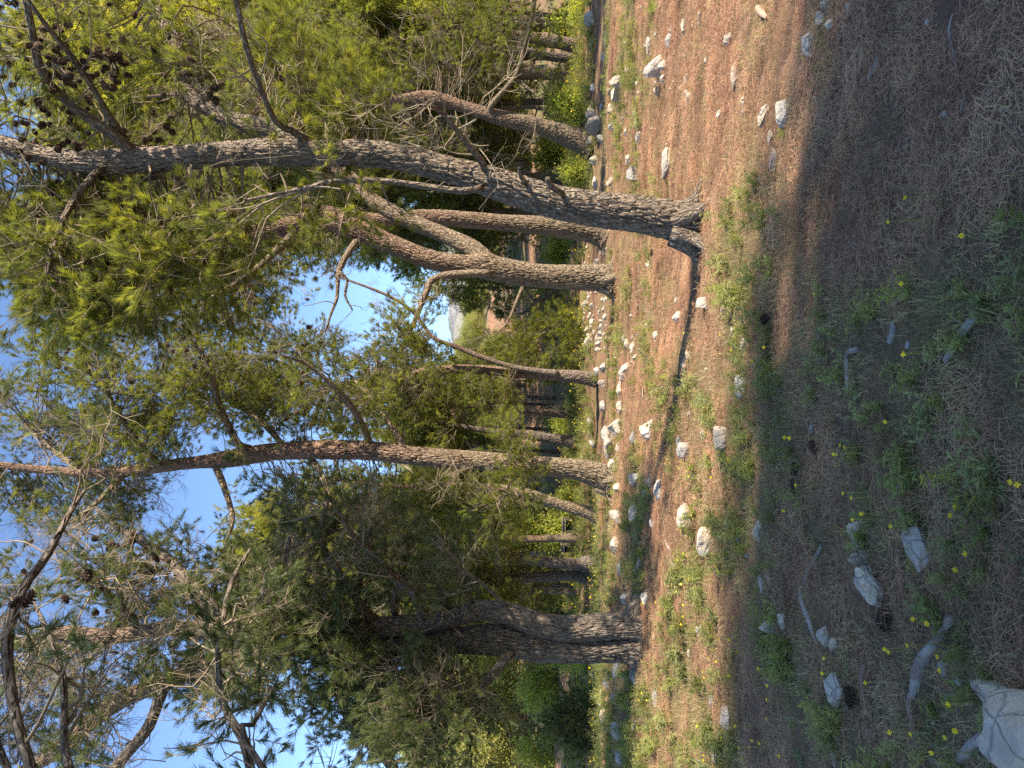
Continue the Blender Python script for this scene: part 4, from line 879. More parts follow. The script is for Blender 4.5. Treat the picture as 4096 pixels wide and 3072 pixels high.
# ------------------------------------------------------------------ dead wood
def stick(pts, m, name, label, cat, sides=8, seed=0, lift=.5, sub=(), bumpy=.2, group=None):
    """a piece of wood lying on the ground: (column, row, width) of the photograph"""
    W = []
    for (px, py, wd) in pts:
        p = spot(px, py); rad = width_at(wd, p) / 2; W.append((p.x, p.y, p.z + rad * lift, rad))
    C = spline(W, .05); b_ = np.array(W[0][:3]); mb = MB()
    mb.tube(C[:, :3], C[:, 3], sides, 0, True, lambda bk, rr, ss: (vnoise(bk * np.array([18, 18, 7]) + seed) - .5) * rr * bumpy * 3 + (vnoise(bk * np.array([60, 60, 6]) + seed) - .5) * rr * bumpy * 1.6)
    o = link(name, mb.done(name, [M[m]], True, True, b_), None, b_); tag(o, label, cat, group); return o
LW = []
stick([(3933, 1254, 40), (3880, 1320, 40), (3805, 1443, 32)], 'wood', 'fallen_branch', 'short thick grey log in the shaded grass with green leaves beside it', 'log', 12, 1)
stick([(3404, 1566, 16), (3403, 1470, 18), (3405, 1410, 20), (3440, 1400, 18)], 'wood', 'fallen_branch', 'pale hooked branch with its end bent over, lying in the shaded grass', 'branch', 9, 2)
stick([(3588, 1290, 24), (3585, 1330, 28), (3570, 1370, 22)], 'wood', 'wood_stump', 'dark rotten wood stub between the hooked branch and the short grey log', 'stump', 10, 3)
stick([(3817, 1268, 9), (3845, 1290, 10), (3877, 1313, 9)], 'wood', 'fallen_stick', 'thin pale stick touching the short thick grey log', 'stick', 6, 4)
stick([(3257, 1410, 9), (3270, 1430, 9), (3287, 1452, 7)], 'wood', 'fallen_stick', 'tiny stick on bare needles near the shadow edge', 'stick', 6, 5)
stick([(3292, 2185, 18), (3275, 2220, 20), (3245, 2280, 16), (3222, 2350, 12)], 'wood', 'fallen_branch', 'upper half of the grey broken branch pointing at the small white rock pair', 'branch', 9, 6)
stick([(3210, 2352, 16), (3215, 2400, 22), (3240, 2470, 24), (3255, 2520, 20), (3275, 2572, 10)], 'wood', 'fallen_branch', 'lower half of the grey broken branch, split along, beside the small white rock pair', 'branch', 9, 7)
stick([(3815, 2470, 28), (3770, 2560, 36), (3711, 2650, 46), (3680, 2720, 44), (3662, 2770, 24), (3648, 2810, 20), (3655, 2880, 14), (3660, 2970, 8)], 'wood', 'fallen_branch', 'long grey root like branch tapering through the yellow flowers', 'branch', 12, 8)
stick([(3462, 2662, 16), (3463, 2720, 14), (3468, 2800, 10)], 'wood', 'fallen_stick', 'grey stick lying behind the two pine cones next to the smooth round rock', 'stick', 7, 9)
stick([(3336, 2905, 16), (3338, 2980, 18), (3345, 3068, 16)], 'wood', 'fallen_stick', 'weathered stick near the left edge below the smooth round rock', 'stick', 8, 10)
stick([(3945, 2945, 36), (3905, 2990, 40), (3862, 3040, 34)], 'wood', 'fallen_branch', 'thick grey log piece next to the big white corner rock', 'log', 12, 11)
stick([(3720, 3025, 14), (3740, 3045, 18), (3810, 3060, 16)], 'wood', 'fallen_stick', 'small grey bough in the corner beyond the root like branch', 'stick', 8, 12)
stick([(3528, 230, 20), (3512, 275, 22), (3494, 315, 20)], 'wood', 'fallen_branch', 'smooth dark cut stick on needles just inside the shadow on the right', 'stick', 10, 13)
stick([(3301, 262, 7), (3280, 310, 9), (3255, 380, 9), (3232, 437, 6)], 'bark_dark', 'fallen_stick', 'thin black stick along the shadow edge below the spongy white rock', 'stick', 7, 14)
stick([(3836, 55, 7), (3818, 120, 10), (3815, 180, 10), (3830, 230, 8), (3842, 268, 6)], 'wood', 'fallen_stick', 'thin curved light twig on the dark shaded earth at the right', 'stick', 7, 15)
stick([(3402, 968, 8), (3440, 975, 11), (3475, 980, 12)], 'wood', 'fallen_stick', 'short grey stick in shaded grass next to a single yellow flower', 'stick', 7, 16)
stick([(3868, 398, 10), (3870, 425, 11), (3868, 455, 8)], 'wood', 'fallen_stick', 'stubby dark stick next to small white stones in the shaded earth', 'stick', 7, 17)
stick([(3095, 800, 15), (3098, 880, 18), (3102, 995, 12)], 'wood_pink', 'fallen_stick', 'straight pinkish stick lying in the sunlit grass in front of the bent grey pine', 'stick', 8, 18)
stick([(3040, 30, 22), (3058, 50, 26), (3075, 70, 14)], 'wood_pink', 'bark_piece', 'curled brown bark piece on sunlit earth at the right edge', 'bark', 9, 19)
stick([(2840, 2435, 6), (2828, 2400, 8), (2810, 2370, 9), (2800, 2330, 6)], 'bark_dark', 'fallen_stick', 'dark twig standing against the sunny side of the pitted boulder near the shadow', 'stick', 6, 20)
stick([(2670, 2165, 10), (2675, 2185, 12), (2685, 2200, 8)], 'wood', 'fallen_stick', 'little grey twig in front of the big double pine on dappled needles', 'stick', 6, 21)
stick([(2685, 2240, 9), (2695, 2258, 11), (2705, 2270, 7)], 'wood', 'fallen_stick', 'second little grey twig left of the first on dappled needles', 'stick', 6, 22)

lp = spot(2312, 1240); Yl = min(lp.y, 34)
lg = Pine('fallen_log', at(2300, 1395, Yl), 'fallen pine trunk lying level behind the rubble, bark brown and pink', 90, M['bark_red'], cat='log')
lg.stem([(2296, 1405, 44), (2297, 1385, 30), (2296, 1340, 24), (2295, 1250, 24), (2294, 1150, 22), (2293, 1060, 20), (2292, 980, 16)], Yl, amp=.02)
lg.stem([(2286, 1245, 12), (2268, 1190, 10), (2245, 1165, 7)], Yl - .1, 'branch', .004, False); lg.stem([(2300, 1385, 20), (2318, 1402, 12), (2322, 1420, 6)], Yl, 'root', .004, False); lg.stem([(2290, 1395, 20), (2272, 1402, 10), (2250, 1400, 5)], Yl, 'root', .004, False)
lg.finish()
dl = Pine('dead_trunk', on_ground(at(2220, 1160, 38).x, 38), 'grey dead trunk leaning slantwise just left of the forked pine', 91, M['bark_grey'], cat='tree')
q = at(2215, 1160, 38); dl.stem_w([(dl.base.x + .6, 38, dl.base.z, .13), (q.x, 38, q.z, .12), (*at(2150, 1210, 38), .11), (*at(2084, 1257, 38), .07)], 'trunk', .01, False)
dl.stem([(2150, 1208, 12), (2125, 1190, 9), (2100, 1150, 5)], 38, 'branch', .004, False); dl.side_twigs(6, .2, (.3, 1), 1, 1, which=dl.limbs); dl.finish()
sk_ = Pine('dead_bough', at(1340, 2085, 9.5) - Vector((0, 0, 0)), 'x', 92, M['bark_grey']) if False else None

# small open boxes seen far off between the bushes
for (px, py, wd, hg, lb) in [(2296, 2198, 26, 48, 'small dark open wooden hutch far off beside the right one of the two dark trunks'), (2298, 2105, 44, 46, 'dark open wooden shed far off behind the low stone row')]:
    p = spot(px, py); s_ = width_at(1, p); root = empty('wooden_hutch', p, lb, 'hutch'); a, h_ = wd * s_ / 2, hg * s_
    def slab(nm, x0, x1, y0, y1, z0, z1, m):
        v = [(x, y, z) for x in (x0, x1) for y in (y0, y1) for z in (z0, z1)]
        link(nm, mesh(nm, v, [[0, 1, 3, 2], [4, 6, 7, 5], [0, 4, 5, 1], [2, 3, 7, 6], [0, 2, 6, 4], [1, 5, 7, 3]], M[m]), root)
    slab('side_panel', -a, -a + .04, 0, .7, 0, h_, 'bark_dark'); slab('side_panel', a - .04, a, 0, .7, 0, h_, 'bark_dark'); slab('back_panel', -a + .04, a - .04, .66, .7, 0, h_, 'bark_dark')
    slab('roof', -a - .06, a + .06, -.08, .76, h_, h_ + .05, 'wood'); slab('floor_board', -a + .04, a - .04, 0, .66, .02, .06, 'wood'); slab('front_beam', -a + .04, a - .04, -.01, .03, h_ - .14, h_ - .002, 'wood')

# ------------------------------------------------------------------ rocks
def rock_mesh(seed, sub, cuts, rough, name='rock', m='stone'):
    cuts += 2
    r = np.random.RandomState(seed)
    import bmesh
    bm = bmesh.new(); bmesh.ops.create_icosphere(bm, subdivisions=sub, radius=1.0)
    v = np.array([x.co[:] for x in bm.verts]); f = [[q.index for q in p.verts] for p in bm.faces]; bm.free()
    v = v * (1 + (fbm(v * .9 + seed * 3.7, 2, seed)[:, None] - .5) * .8)
    for _ in range(cuts):
        n = r.normal(0, 1, 3); n /= np.linalg.norm(n); d = r.uniform(.38, .8); k = v @ n; v = v - np.maximum(0, k - d)[:, None] * n * .92
    nn = v / np.linalg.norm(v, axis=1)[:, None]
    cr = np.minimum(cells(v * 1.1 + seed + .25 * np.stack([vnoise(v * 4, 1), vnoise(v * 4, 2), vnoise(v * 4, 3)], 1), seed), .07) / .07
    v = v + nn * ((fbm(v * 2.2 + seed, 3, seed + 7) - .5) * rough * .8 + (cr - 1) * rough * .20 + (fbm(v * 9 + seed, 3, seed + 9) - .5) * rough * .16)[:, None]
    v = v / np.array([np.ptp(v[:, 0]), np.ptp(v[:, 1]), np.ptp(v[:, 2])])
    v -= (v.max(0) + v.min(0)) / 2
    return mesh(name, v, f, [M[m]], False)
_rk = 0; SQ = .86
def rock(px, py, wpx, hpx, label, m='stone', cuts=5, rough=.3, rot=0, sub=None, name='rock', group=None, me=None, tall=1.0, taper=0):
    """a stone at its place in the photograph (column, row of its middle; breadth along the row, height along the column)"""
    global _rk; _rk += 1
    p = spot(px + hpx * .42, py); s_ = width_at(1, p); wd, h_ = wpx * s_, hpx * s_
    th = math.atan2(EYE - p.z, p.y); dp = min(wd * .8, max(.45 * wd, h_ * .8 / max(.2, math.sin(th))))
    z = max(.4 * h_, min(1.2 * h_, (h_ - dp * .6 * math.sin(th)) / math.cos(th) * 1.15)) * tall
    if me is None: me = rock_mesh(100 + _rk, sub or (5 if wpx > 150 else 4 if wpx > 60 else 3), cuts, rough, name, m)
    if taper:
        for q in me.vertices: k = min(1, max(0, q.co.y + .5)) ** 1.3; q.co.x = .5 - (.5 - q.co.x) * (1 - taper * k) - .08 * k; q.co.z *= 1 - .35 * k
    o = link(name, me, None, Vector((p.x, p.y + dp * .35, g1(p.x, p.y + dp * .35) + z * .12)))
    o.scale = (wd * 1.0, dp, z * 1.3); o.rotation_euler = (0, 0, rot); tag(o, label, 'rock' if name != 'pebble' else 'stone', group)
    return o
def corner_rock():
    out = [(3903, 2716), (3925, 2728), (3985, 2735), (4060, 2748), (4160, 2770), (4300, 2830), (4420, 3000), (4400, 3160), (4280, 3180), (4180, 3090), (4096, 2965), (4040, 2880), (3985, 2810), (3940, 2755)]
    P = [spot(a, b_) for a, b_ in out]; c_ = sum(P, Vector()) / len(P); ridge = spot(4160, 2930); V, F = [], []
    n = 56; Q = spline([(*q,) for q in P] + [(*P[0],)], .02); Q = Q[np.linspace(0, len(Q) - 1, n + 1).astype(int)[:-1]]; prof = [(0, -.05), (.03, .05), (.10, .105), (.22, .14), (.40, .165), (.62, .185), (.82, .19), (.96, .19)]
    for (k, z) in prof:
        for q in Q: t_ = np.array(q) * (1 - k) + np.array(ridge) * k; V.append((t_[0], t_[1], g1(c_.x, c_.y) + z * min(1, .30 + np.linalg.norm(np.array(q[:2]) - np.array(P[0][:2])) * 1.8)))
    V = np.array(V); V += (np.stack([vnoise(V * 9, 1), vnoise(V * 9, 2), vnoise(V * 9, 3)], 1) - .5) * .05 + (np.stack([vnoise(V * 26, 4), vnoise(V * 26, 5), vnoise(V * 26, 6)], 1) - .5) * .016
    for i in range(len(prof) - 1):
        for j in range(n): F.append([i * n + j, i * n + (j + 1) % n, (i + 1) * n + (j + 1) % n, (i + 1) * n + j])
    F.append([(len(prof) - 1) * n + j for j in range(n)])
    o = link('rock', mesh('rock', V - np.array(c_), F, [M['stone']], False), None, c_); tag(o, 'big pointed white rock in the near corner', 'rock')
# sunlit needle slope on the right
rock(2612, 255, 92, 84, 'split boulder with a brown top, biggest stone in the middle of the sunlit right slope', 'stone', 6)
rock(2650, 252, 40, 40, 'small white stone leaning against the split boulder', 'stone')
rock(2465, 320, 58, 46, 'white boulder at the slope rim, the right one of two side by side', 'stone'); rock(2465, 366, 62, 42, 'white boulder at the slope rim, left one of two side by side', 'stone')
rock(2440, 366, 30, 22, 'brown stone behind the left rim boulder', 'stone_brown'); rock(2443, 430, 44, 26, 'ochre stone at the rim left of the twin boulders', 'stone_brown'); rock(2444, 500, 40, 24, 'grey rim stone behind the flowering weeds', 'stone_grey')
rock(2628, 366, 44, 34, 'rounded white stone throwing a long dark shadow on the earth', 'stone', 3)
rock(2676, 154, 62, 30, 'grey faced flat stone right of the split boulder', 'stone_grey'); rock(2733, 100, 62, 22, 'long low white stone at right above the scattered pebbles', 'stone')
rock(2800, 78, 66, 20, 'flat pale stone near the right edge above the white pitted stone', 'stone'); rock(2911, 145, 56, 34, 'white pitted stone on bare earth between slab and right edge', 'stone')
rock(2938, 290, 110, 34, 'long flat tan slab lying on the bare earth', 'stone_brown', 7, .2, .25)
rock(3053, 455, 86, 50, 'white spongy rock, right one of the pair at the sunlit grass edge... upper', 'stone', 3, .45).__setitem__('label', 'white spongy rock, farther of the pair at the sunlit edge of the grass')
rock(3134, 440, 112, 62, 'white spongy rock, nearer and larger of the pair at the sunlit edge of the grass', 'stone', 3, .5)
rock(3083, 548, 68, 26, 'low pale rock in the grass just behind the dark half of a broken ridge', 'stone'); rock(3098, 627, 90, 26, 'low shaded grey rock ridge in the grass below the pale one', 'stone_grey')
rock(2664, 640, 126, 42, 'long pitted white rock in front of the grey trunk, half sunk in weeds', 'stone', 3, .4)
rock(2528, 690, 66, 46, 'blue grey angular boulder with a white top right of the grey trunk', 'stone_grey', 7); rock(2514, 634, 44, 28, 'white stone touching the blue grey angular boulder', 'stone')
rock(2547, 494, 44, 26, 'white stone between the rim boulders and the blue grey boulder', 'stone'); rock(2504, 524, 44, 18, 'thin white stone above the lone white one right of the blue grey boulder', 'stone'); rock(2552, 545, 44, 18, 'slim pale stone below the lone white one', 'stone')
rock(2363, 440, 72, 42, 'knobbly white boulder on the bank beside the leaning pine', 'stone', 4, .4); rock(2376, 492, 78, 66, 'big brown boulder at the foot of the leaning pine', 'stone_brown', 6, .35)
rock(2362, 556, 36, 30, 'white stone between the brown boulder and the leaning trunk', 'stone'); rock(2400, 552, 34, 28, 'white wedge stone under the brown boulder', 'stone', 7); rock(2375, 640, 42, 34, 'pale stone left of the leaning trunk', 'stone')
rock(2384, 724, 54, 24, 'clean white stone on the shaded strip right behind the grey trunk', 'stone'); rock(2438, 724, 40, 34, 'ochre stone at the rim touching the grey trunk', 'stone_brown')
rock(2424, 154, 54, 22, 'long white stone lying along the slope rim at the far right', 'stone'); rock(2357, 70, 60, 40, 'bluish shaded boulder on the weedy bank at the far right', 'stone_grey'); rock(2374, 85, 24, 16, 'small pale stone in front of the bluish bank boulder', 'stone')
rock(2412, 222, 32, 16, 'small white stone in the shaded grass behind the rim', 'stone'); rock(2404, 424, 24, 14, 'small grey stone in the shaded strip', 'stone_grey'); rock(2368, 180, 50, 20, 'dark low ledge of stone in the weedy bank', 'stone_grey'); rock(2370, 350, 36, 20, 'small dark bank stone behind the twin rim boulders', 'stone_grey')
rock(2595, 175, 62, 22, 'white flat stone just behind the grey faced one', 'stone'); rock(2652, 314, 38, 26, 'white stone left below the split boulder', 'stone')
rock(2745, 220, 38, 20, 'light stone in the middle of the bare earth', 'stone'); rock(2745, 314, 44, 20, 'light stone left of the middle of the bare earth', 'stone'); rock(2755, 385, 50, 28, 'broken brown and white stone cluster on the earth', 'stone_brown', 7); rock(2750, 365, 26, 18, 'white chip on the broken brown cluster', 'stone')
rock(2824, 236, 26, 14, 'pebble sized stone above the tan slab', 'stone'); rock(2972, 404, 48, 18, 'narrow white stone above the spongy pair', 'stone'); rock(2977, 450, 30, 18, 'brownish stone just above the farther spongy rock', 'stone_brown'); rock(2880, 452, 32, 30, 'small crumbled white stone on the earth above the spongy pair', 'stone', 7, .5)
rock(3232, 165, 112, 56, 'cracked white rock chunk, lower left piece of the broken white outcrop', 'stone', 5, .45); rock(3282, 66, 70, 46, 'cracked white rock chunk, upper piece of the broken white outcrop', 'stone', 5, .45, .5); rock(3324, 84, 54, 40, 'pale block below the upper piece of the white outcrop', 'stone', 7, .4); rock(3395, 24, 36, 24, 'small white stone between outcrop and right edge', 'stone'); rock(3304, 14, 44, 34, 'outermost piece of the white outcrop at the right edge', 'stone', 6, .4)
# middle
rock(2595, 1054, 30, 28, 'small angular white cube like stone on clean needles', 'stone', 8); rock(2809, 1211, 48, 52, 'angular wedge stone with a black shadow beside the long trunk shadow', 'stone', 8, .2); rock(2706, 1265, 48, 38, 'grey white stone above the wedge stone', 'stone', 6); rock(2706, 1202, 30, 18, 'small white stone right of the grey white one', 'stone')
rock(2507, 1374, 40, 24, 'oval white stone below the shaded ledge', 'stone', 3); rock(2529, 1392, 60, 24, 'long oval white stone below the shaded ledge', 'stone', 3); rock(2540, 1430, 30, 20, 'round white stone near the long oval one', 'stone', 3); rock(2559, 1402, 30, 18, 'flat white stone near the long oval one', 'stone'); rock(2495, 1355, 30, 20, 'white stone right above the oval pair', 'stone')
rock(2501, 1470, 50, 34, 'white boulder at the right end of the long white boulder row', 'stone'); rock(2489, 1502, 60, 30, 'second boulder of the long white row from its right end', 'stone', 4, .4); rock(2477, 1560, 76, 22, 'third low boulder of the long white row', 'stone', 4, .45); rock(2477, 1632, 62, 26, 'fourth squarish boulder of the long white row', 'stone', 7)
rock(2455, 1712, 84, 58, 'fifth boulder of the white row, tall with pits', 'stone', 5, .4); rock(2436, 1790, 110, 52, 'largest long boulder of the white row, right of the golden pine', 'stone', 5, .3); rock(2420, 1735, 60, 36, 'boulder behind the pitted tall one in the white row', 'stone_grey'); rock(2447, 1874, 74, 36, 'smooth white boulder at the golden pine foot', 'stone', 3); rock(2470, 1715, 40, 26, 'low stone in front of the white row', 'stone'); rock(2470, 1790, 36, 20, 'small stone tucked under the largest row boulder', 'stone')
rock(2586, 1718, 84, 58, 'round speckled boulder on the needles in front of the white row', 'stone', 3); rock(2735, 1803, 68, 52, 'angular speckled stone half way between shadow line and white row', 'stone_grey', 7); rock(2718, 1766, 44, 28, 'flat stone behind the angular speckled one', 'stone_grey')
rock(2815, 1737, 66, 34, 'low stone buried in the weeds above the long leaning slab', 'stone'); rock(2882, 1752, 104, 74, 'long leaning slab sticking up among bright weeds', 'stone', 6, .25, .4); rock(2958, 1548, 106, 56, 'flat grey speckled rock between weed clumps', 'stone_grey', 5); rock(2976, 1382, 66, 36, 'white rock among weeds near the shadow edge', 'stone'); rock(2935, 1326, 48, 24, 'pale rock behind the weeds near the shadow edge', 'stone')
rock(2737, 1456, 64, 28, 'low white stone along the long trunk shadow', 'stone'); rock(2752, 1418, 36, 20, 'small white stone along the long trunk shadow', 'stone'); rock(2755, 1350, 30, 14, 'white sliver beside the trunk shadow', 'stone'); rock(2616, 1552, 28, 20, 'little white stone in front of the white row', 'stone'); rock(2574, 1578, 54, 16, 'flat tan stone in front of the white row', 'stone_brown')
rock(2537, 1922, 56, 42, 'speckled boulder in front of the golden pine', 'stone_grey', 4); rock(2577, 1970, 38, 28, 'egg shaped white stone left of the speckled boulder', 'stone', 2); rock(2598, 1930, 44, 26, 'stone between the egg shaped one and the dappled boulders', 'stone'); rock(2631, 1958, 104, 42, 'long stone with dappled light in front of the golden pine', 'stone', 4, .4); rock(2465, 1952, 40, 32, 'white stone touching the golden pine on its left', 'stone'); rock(2532, 1754, 56, 30, 'dark spotted stone behind the round speckled boulder', 'stone_grey')
rock(2354, 1365, 38, 36, 'pale lone boulder at the left end of the rubble', 'stone', 5); rock(2405, 1534, 30, 32, 'white stone at the slim dividing pine', 'stone', 6); rock(2411, 1470, 42, 28, 'grey bank stone right of the slim dividing pine', 'stone_grey'); rock(2387, 1482, 30, 22, 'grey stone above the bank stone', 'stone_grey'); rock(2360, 1688, 54, 22, 'white ledge stone in the green bank', 'stone'); rock(2410, 1627, 54, 24, 'grey ledge stone in the green bank', 'stone_grey'); rock(2369, 1778, 36, 24, 'bank stone right behind the golden pine', 'stone_grey'); rock(2360, 1735, 36, 18, 'low white bank stone', 'stone'); rock(2757, 1657, 30, 16, 'small stone under the weeds left of the trunk shadow', 'stone')
rock(3022, 1458, 26, 18, 'small white stone at the shadow edge', 'stone'); rock(2828, 1476, 14, 12, 'tiny white pebble in the weeds', 'stone'); rock(3013, 1717, 36, 14, 'flat chip near the shadow edge below the leaning slab', 'stone'); rock(3170, 1838, 34, 20, 'white triangular chip just inside the shadow', 'stone', 8); rock(2890, 1235, 38, 16, 'thin slab right of the fallen cone', 'stone_grey'); rock(2621, 1338, 32, 20, 'cracked white stone with a dark hollow', 'stone', 7)
# left
rock(2736, 2071, 112, 56, 'pitted boulder lit by the sun in front of the flowering weeds', 'stone', 3, .4); rock(2814, 2174, 122, 60, 'larger pitted boulder at the shadow edge on the left', 'stone', 3, .4); rock(2910, 2097, 52, 22, 'flat white stone left of the bright weeds', 'stone', 7); rock(2962, 2065, 58, 16, 'sunken pale stone by the shadow edge', 'stone_brown'); rock(3030, 2132, 92, 38, 'pointed white slab in the shade just past the sunlit needles', 'stone', 6, .2); rock(2959, 2158, 34, 26, 'small round sunlit stone at the shadow edge', 'stone', 2); rock(2992, 2226, 32, 32, 'round white stone in shade with a cracked face', 'stone', 2)
rock(3075, 2297, 72, 20, 'narrow white stone lying lengthwise in the shade', 'stone'); rock(3046, 2348, 72, 36, 'jagged white stone in the shade', 'stone', 6); rock(3066, 2517, 60, 66, 'triangular white rock standing next to a second one', 'stone', 7); rock(3134, 2492, 72, 40, 'white rock nearer than the triangular one, with weeds in front', 'stone', 5); rock(3124, 2610, 40, 26, 'small white stone left of the broken branch', 'stone', 5)
rock(2681, 2375, 28, 26, 'little round white stone on dappled needles', 'stone', 2); rock(2681, 2455, 60, 22, 'dappled low stone before the big double pine', 'stone_grey'); rock(2581, 2407, 80, 34, 'shaded boulder near the roots of the big double pine', 'stone_grey', 4); rock(2549, 2392, 34, 28, 'sunlit stone at the root of the big double pine', 'stone'); rock(2544, 2155, 62, 20, 'low stone in the shaded needles left of the golden pine', 'stone'); rock(2556, 2272, 88, 38, 'dappled speckled boulder right of the big double pine', 'stone_grey', 4); rock(2536, 2058, 72, 40, 'white stone split by shade left of the golden pine', 'stone')
rock(2464, 2071, 60, 52, 'bright white boulder at the rim by the leaning short trunk', 'stone', 5); rock(2458, 2188, 86, 38, 'smooth long white boulder along the flowering weeds', 'stone', 3); rock(2478, 2278, 78, 26, 'low boulder in front of the flowering weeds', 'stone'); rock(2497, 2400, 60, 40, 'bluish boulder behind the root of the big double pine', 'stone_grey')
rock(2536, 2705, 86, 26, 'flat speckled stone left of the big double pine', 'stone_grey'); rock(2504, 2712, 40, 38, 'white sunlit block left of the big double pine', 'stone', 6); rock(2465, 2685, 66, 40, 'bluish slab leaning near the big double pine', 'stone_grey', 6); rock(2413, 2775, 40, 26, 'sunlit chip on top of the bluish stones', 'stone', 7); rock(2418, 2896, 86, 46, 'domed cracked white boulder in the left field', 'stone', 3); rock(2465, 2932, 66, 40, 'bluish round boulder nearer than the domed one', 'stone_grey', 3); rock(2482, 3034, 80, 40, 'grey boulder in the weeds at the left edge', 'stone_grey'); rock(2387, 3040, 66, 34, 'bluish boulder at the left edge by the withered bush', 'stone_grey'); rock(2536, 2910, 46, 20, 'speckled small stone in yellow flowered weeds', 'stone')
rock(2426, 2730, 60, 30, 'pale grey stone behind the bluish slab', 'stone_grey'); rock(2368, 2705, 40, 24, 'bluish stone farther back in the left field', 'stone_grey'); rock(2374, 2795, 64, 30, 'long bluish stone group piece in the left field', 'stone_grey', 6); rock(2404, 2815, 30, 22, 'small bluish stone under the sunlit chip', 'stone_grey'); rock(2455, 2800, 60, 28, 'bluish low stone in front of the sunlit chip', 'stone_grey')
rock(2904, 2885, 104, 40, 'long grey rock sunk in the shaded weeds, left', 'stone_grey', 5); rock(2852, 2808, 90, 28, 'low grey rock behind the long sunk one', 'stone_grey'); rock(2865, 3027, 84, 34, 'white jagged rock at the left edge in shade', 'stone', 7); rock(2759, 2617, 40, 14, 'flat white chip in shaded needles', 'stone'); rock(2620, 2800, 72, 20, 'low dappled grey stone in the left weeds', 'stone_grey'); rock(2800, 2526, 52, 28, 'grey stone hidden behind weeds at the shadow edge', 'stone_grey'); rock(2607, 2097, 46, 20, 'shaded white stone under the twig in front of the golden pine', 'stone_grey')
# near, in the shade
rock(3430, 2136, 104, 78, 'cracked white rock, far piece of the long broken rock in the near shade', 'stone', 5, .5); rock(3445, 2180, 70, 50, 'crumbling piece attached to the far part of the long broken rock', 'stone', 6, .6); rock(3443, 2233, 72, 90, 'crumbled rubble piece in the middle of the long broken rock', 'stone_brown', 6, .7); rock(3472, 2295, 60, 50, 'small lump joining the rubble and the biggest piece of the broken rock', 'stone', 5, .6); rock(3475, 2362, 156, 108, 'biggest layered white piece of the long broken rock', 'stone', 4, .5, .3)
rock(3675, 2213, 190, 104, 'leaf shaped pale slab half buried in the near grass', 'stone', 5, .22, .5); rock(3297, 2550, 84, 48, 'whitish rock at the end of the grey broken branch', 'stone', 6); rock(3342, 2585, 58, 34, 'small white rock nearest the broken branch end', 'stone', 6); rock(3342, 2776, 136, 74, 'smooth round egg like rock near two pine cones', 'stone', 2, .2)
corner_rock(); rock(3790, 2685, 60, 44, 'small rock beside the root like branch with a yellow flower', 'stone_grey'); rock(3850, 2730, 40, 26, 'bluish flat stone beyond the root like branch', 'stone_grey'); rock(3481, 2932, 20, 14, 'tiny white stone near the left edge in shade', 'stone'); rock(3640, 1380, 40, 20, 'small grey stone with two yellow flowers beside it', 'stone_grey'); rock(3246, 1714, 34, 16, 'grey chip in the shade right of the yellow flower pair', 'stone_grey'); rock(3280, 1345, 26, 14, 'small grey stone at the end of bare needles', 'stone_grey')
for (px, py, w_, lb) in [(3645, 308, 24, 'small white stone in the near shade by green blades'), (3790, 452, 30, 'clean white pebble in the near shaded grass'), (3985, 420, 22, 'white pebble on the dark earth near the bottom edge, upper'), (4022, 438, 28, 'white pebble on the dark earth near the bottom edge, lower'), (3722, 82, 26, 'pale pebble on dark shaded earth at the right'), (3588, 182, 24, 'pale chip in the shade near the right edge'), (3333, 305, 14, 'small ochre pebble below the white outcrop')]:
    rock(px, py, w_, w_ * .6, lb, 'stone', 5, .3, 0, 3, 'pebble')
# loose stones one cannot tell apart
PEB = [rock_mesh(500 + k, 2, 4 + k % 3, .3, 'pebble') for k in range(7)]
rr_ = np.random.RandomState(5)
def strew(n, box, wmin, wmax, label, group, name, dens=None):
    k = 0
    while k < n:
        px, py = rr_.uniform(box[0], box[1]), rr_.uniform(box[2], box[3])
        w_ = wmin + (wmax - wmin) * rr_.uniform() ** 2.2
        rock(px, py, w_, w_ * rr_.uniform(.45, .7), label, name=name, group=group, me=PEB[k % 7], rot=rr_.uniform(0, 6)); k += 1
strew(84, (2330, 2425, 1170, 1400), 12, 30, 'pale stone of the rubble bank between the forked pine and the slim dividing pine', 'stones of the rubble bank', 'rubble_stone')
strew(16, (2330, 2440, 980, 1066), 10, 24, 'pale stone of the rubble right of the forked pine', 'stones right of the forked pine', 'rubble_stone')
strew(70, (2440, 2700, 0, 620), 8, 30, 'small white stone strewn over the sunlit brown needles on the right', 'small stones strewn on the right', 'pebble')
strew(26, (2700, 3050, 0, 450), 7, 22, 'small pale stone on the sunlit bare earth at the right', 'small stones on the bare earth', 'pebble')
strew(30, (2450, 2640, 1180, 1560), 8, 22, 'small white stone on needles below the shaded ledge', 'small stones below the ledge', 'pebble')
strew(24, (2290, 2330, 1500, 2260), 10, 24, 'pale stone of the low row far behind the golden pine', 'stones of the far low row', 'rubble_stone')

